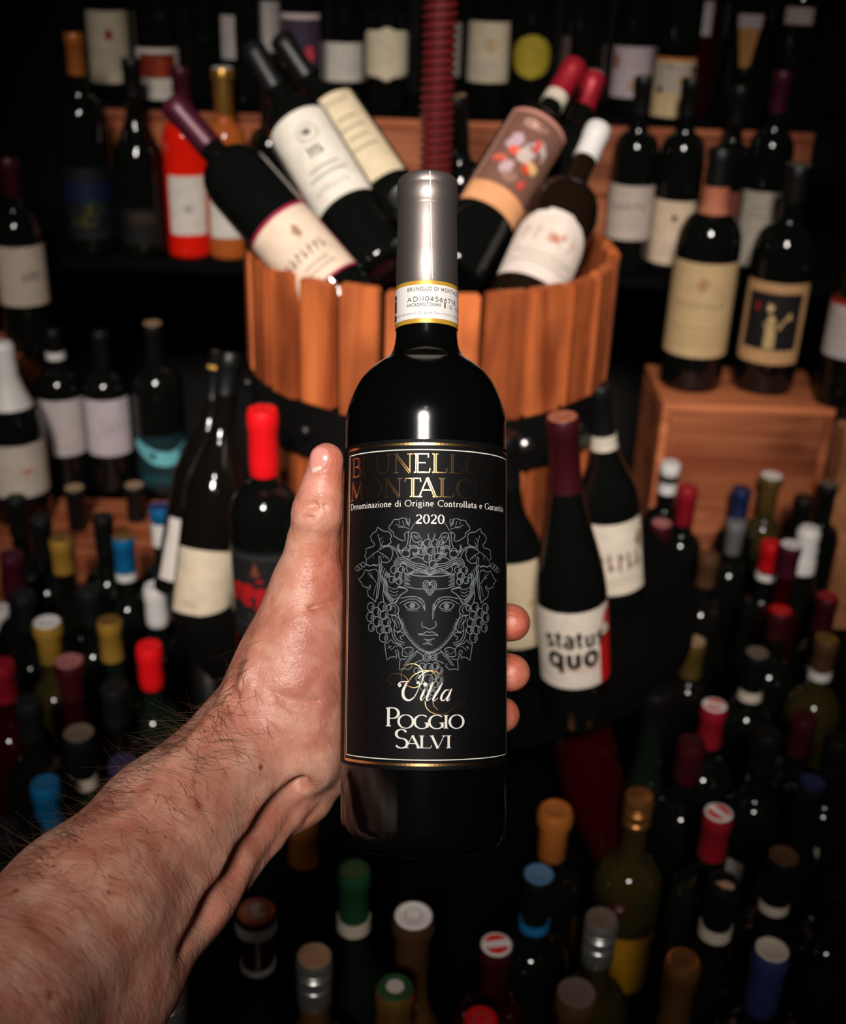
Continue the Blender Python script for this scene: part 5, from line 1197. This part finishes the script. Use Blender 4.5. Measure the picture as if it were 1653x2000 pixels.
# redder finger tips and thumb: the thing's own colour, by place on the hand
vm = n.new('ShaderNodeVectorMath'); vm.operation = 'DISTANCE'
def redden(prev, pt_, r0, r1, col, amt):
    v1 = n.new('ShaderNodeVectorMath'); v1.operation = 'DISTANCE'; l.new(tc.outputs['Object'], v1.inputs[0]); v1.inputs[1].default_value = tuple(np.array(pt_) - org)
    mr = n.new('ShaderNodeMapRange'); mr.inputs[1].default_value = r0; mr.inputs[2].default_value = r1; mr.inputs[3].default_value = amt; mr.inputs[4].default_value = 0; l.new(v1.outputs['Value'], mr.inputs[0])
    m = n.new('ShaderNodeMixRGB'); m.blend_type = 'MULTIPLY'; l.new(mr.outputs[0], m.inputs[0]); l.new(prev.outputs[0], m.inputs[1]); m.inputs[2].default_value = (*col, 1); return m
m3 = redden(m2, at_depth(640, 905, .545), .006, .035, (1.0, .80, .80), 1)
m3 = redden(m3, at_depth(660, 1110, .555), .004, .022, (1.0, .70, .68), 1)
m3 = redden(m3, at_depth(1010, 1300, .575), .02, .05, (1.0, .66, .62), 1)
m3 = redden(m3, at_depth(605, 1300, .55), .01, .05, (.98, .94, .98), 1)
for (mx_, my_, r_) in ((259, 1546, .0016), (97, 1944, .0022), (352, 1457, .0018), (212, 1744, .0013), (104, 1692, .0012), (386, 1572, .0024), (30, 1740, .0020)):   # moles and scratches
    p_, _n = hit(mx_, my_)
    if p_ is not None: m3 = redden(m3, p_, r_ * .35, r_, (.52, .20, .17), .75)
l.new(m3.outputs[0], b.inputs['Base Color'])
b.inputs['Subsurface Weight'].default_value = .12; b.inputs['Subsurface Radius'].default_value = (.006, .002, .001); b.inputs['Subsurface Scale'].default_value = 1.0
# relief: pores, fine crossing wrinkles, soft lumps
mp = n.new('ShaderNodeMapping'); mp.inputs['Rotation'].default_value = (.3, .5, .9); mp.inputs['Scale'].default_value = (1, 2.6, 1); l.new(tc.outputs['Object'], mp.inputs['Vector'])
vo = n.new('ShaderNodeTexVoronoi'); vo.feature = 'DISTANCE_TO_EDGE'; vo.inputs['Scale'].default_value = 420; l.new(mp.outputs[0], vo.inputs['Vector'])
b1 = n.new('ShaderNodeBump'); b1.inputs['Strength'].default_value = .35; b1.inputs['Distance'].default_value = .0006; l.new(vo.outputs['Distance'], b1.inputs['Height'])
wr = n.new('ShaderNodeTexNoise'); wr.inputs['Scale'].default_value = 90; wr.inputs['Detail'].default_value = 6; wr.inputs['Distortion'].default_value = 1.5; l.new(mp.outputs[0], wr.inputs['Vector'])
b2 = n.new('ShaderNodeBump'); b2.inputs['Strength'].default_value = .38; b2.inputs['Distance'].default_value = .0014; l.new(wr.outputs['Fac'], b2.inputs['Height']); l.new(b1.outputs[0], b2.inputs['Normal'])
lu = noise(34, 2, .8); b3 = n.new('ShaderNodeBump'); b3.inputs['Strength'].default_value = .3; b3.inputs['Distance'].default_value = .004; l.new(lu.outputs['Fac'], b3.inputs['Height']); l.new(b2.outputs[0], b3.inputs['Normal'])
l.new(b3.outputs[0], b.inputs['Normal'])
person = link('person', me, M_SKIN); person.location = Vector(org)
tagt(person, 'bare hairy forearm and left hand wrapped round the held bottle, thumb upward', 'person')

# thumb nail: a curved plate lying on the thumb, found by casting rays on the finished surface
def plate(name, outline, m, lift, n_=26, rings=7, dome=.0):
    """outline in image points; filled in rings towards its middle; open shell with a rim pressed into the skin"""
    cxx = sum(p[0] for p in outline) / len(outline); cyy = sum(p[1] for p in outline) / len(outline)
    v, f = [], []; k = len(outline)
    for j in range(rings):
        s = 1 - j / rings
        for p in outline:
            q = (cxx + (p[0] - cxx) * s, cyy + (p[1] - cyy) * s); loc, nor = hit(*q)
            if loc is None: loc, nor = hit(cxx + (p[0] - cxx) * s * .9, cyy + (p[1] - cyy) * s * .9)
            if nor.dot(loc - CAMLOC) > 0: nor = -nor
            v.append(Vector(loc) + nor * (-.0004 if j == 0 else lift))
    loc, nor = hit(cxx, cyy)
    if nor.dot(loc - CAMLOC) > 0: nor = -nor
    v.append(Vector(loc) + nor * lift)
    for j in range(rings - 1):
        for i in range(k): a = j * k + i; b_ = j * k + (i + 1) % k; f.append((a, b_, b_ + k, a + k))
    for i in range(k): f.append(((rings - 1) * k + i, (rings - 1) * k + (i + 1) % k, len(v) - 1))
    o = link(name, mesh(name, [tuple(p - Vector(org)) for p in v], f), m, person); return o
M_NAIL = mat('nail', srgb(222, 150, 138), .25, spec=.5, Subsurface_Weight=.1, Subsurface_Scale=.002)
M_LUN = mat('nail_edge', srgb(226, 196, 182), .3)
nail = [(604.5, 905), (605.5, 888), (609, 877), (617, 871), (627, 870.5), (637, 874), (644, 882), (645.5, 893), (643, 905), (637, 914), (628, 920), (616, 925), (606, 927)]
nail = [tuple(p) for p in dense(nail + [nail[0]], 3)[:-1]]
plate('thumb_nail', nail, M_NAIL, .00045)['label'] = 'pink thumbnail with pale edge'
edge = [(607, 916), (616, 911), (628, 908), (634, 912), (629, 919), (616, 924.5), (607, 926)]
plate('nail_moon', edge, M_LUN, .00065, rings=3)

# hair: countable by nobody, one object of fine tapering threads rooted in the skin
hv, hf = [], []
def thread(p, d, bend, L, w, segs=5):
    s = d.cross(bend).normalized() if d.cross(bend).length > 1e-6 else Vector((1, 0, 0)); t = s.cross(d).normalized(); base = len(hv)
    for i in range(segs + 1):
        u_ = i / segs; q = p + d * L * u_ + bend * L * u_ * u_; ww = w * (1 - .75 * u_)
        for a in (0, 2.094, 4.189): hv.append(q + (s * math.cos(a) + t * math.sin(a)) * ww)
    for i in range(segs):
        for a in range(3): x0 = base + i * 3 + a; x1 = base + i * 3 + (a + 1) % 3; hf.append((x0, x1, x1 + 3, x0 + 3))
rnd = random.Random(11)
def hairs(count, region_fn, flow, Lr, wr_):
    c = 0; tries = 0
    while c < count and tries < count * 40:
        tries += 1; px, py = region_fn(); loc, nor = hit(px, py)
        if loc is None: continue
        r_ = Vector(loc) - CAMLOC
        if nor.dot(r_) > 0: nor = -nor
        if loc.x > .0 or (HI @ Vector(loc)).xy.length < HR + .004: continue
        fl_ = RC @ Vector((flow[0], flow[1], 0)); fl_ = (fl_ - nor * fl_.dot(nor)).normalized()
        jit = Vector((rnd.gauss(0, .35), rnd.gauss(0, .35), rnd.gauss(0, .35)))
        d = (fl_ + nor * rnd.uniform(.25, .8) + jit * .8).normalized(); bend = (fl_ * .35 - nor * rnd.uniform(.1, .5) + jit * 1.6)
        thread(Vector(loc) - nor * .0002, d, bend * .6, rnd.uniform(*Lr), wr_); c += 1
def along(pts, spread):
    def f_():
        i = rnd.randrange(len(pts) - 1); t = rnd.random(); a, b = pts[i], pts[i + 1]
        return (a[0] + (b[0] - a[0]) * t + rnd.gauss(0, spread), a[1] + (b[1] - a[1]) * t + rnd.gauss(0, spread))
    return f_
UP = [(480, 1262), (440, 1350), (380, 1405), (300, 1475), (220, 1545), (120, 1632), (20, 1715)]
hairs(110, along([(x + 10, y + 8) for x, y in UP[:4]], 9), (-.35, -.8), (.008, .016), .00009)
hairs(190, along([(x + 12, y + 10) for x, y in UP[2:]], 11), (-.8, -.1), (.009, .018), .00009)
hairs(120, along([(480, 1330), (440, 1420), (400, 1480), (330, 1530)], 34), (.5, -.5), (.007, .014), .00008)
hairs(130, along([(400, 1470), (300, 1560), (200, 1660), (90, 1760)], 46), (-.2, -.7), (.006, .013), .00008)
M_HAIR = mat('dark_brown_hair', (.10, .045, .02), .5)
hair = link('arm_hair', mesh('arm_hair', [tuple(p - Vector(org)) for p in hv], hf), M_HAIR, person); hair['kind'] = 'stuff'; hair['label'] = 'fine dark brown arm hair'
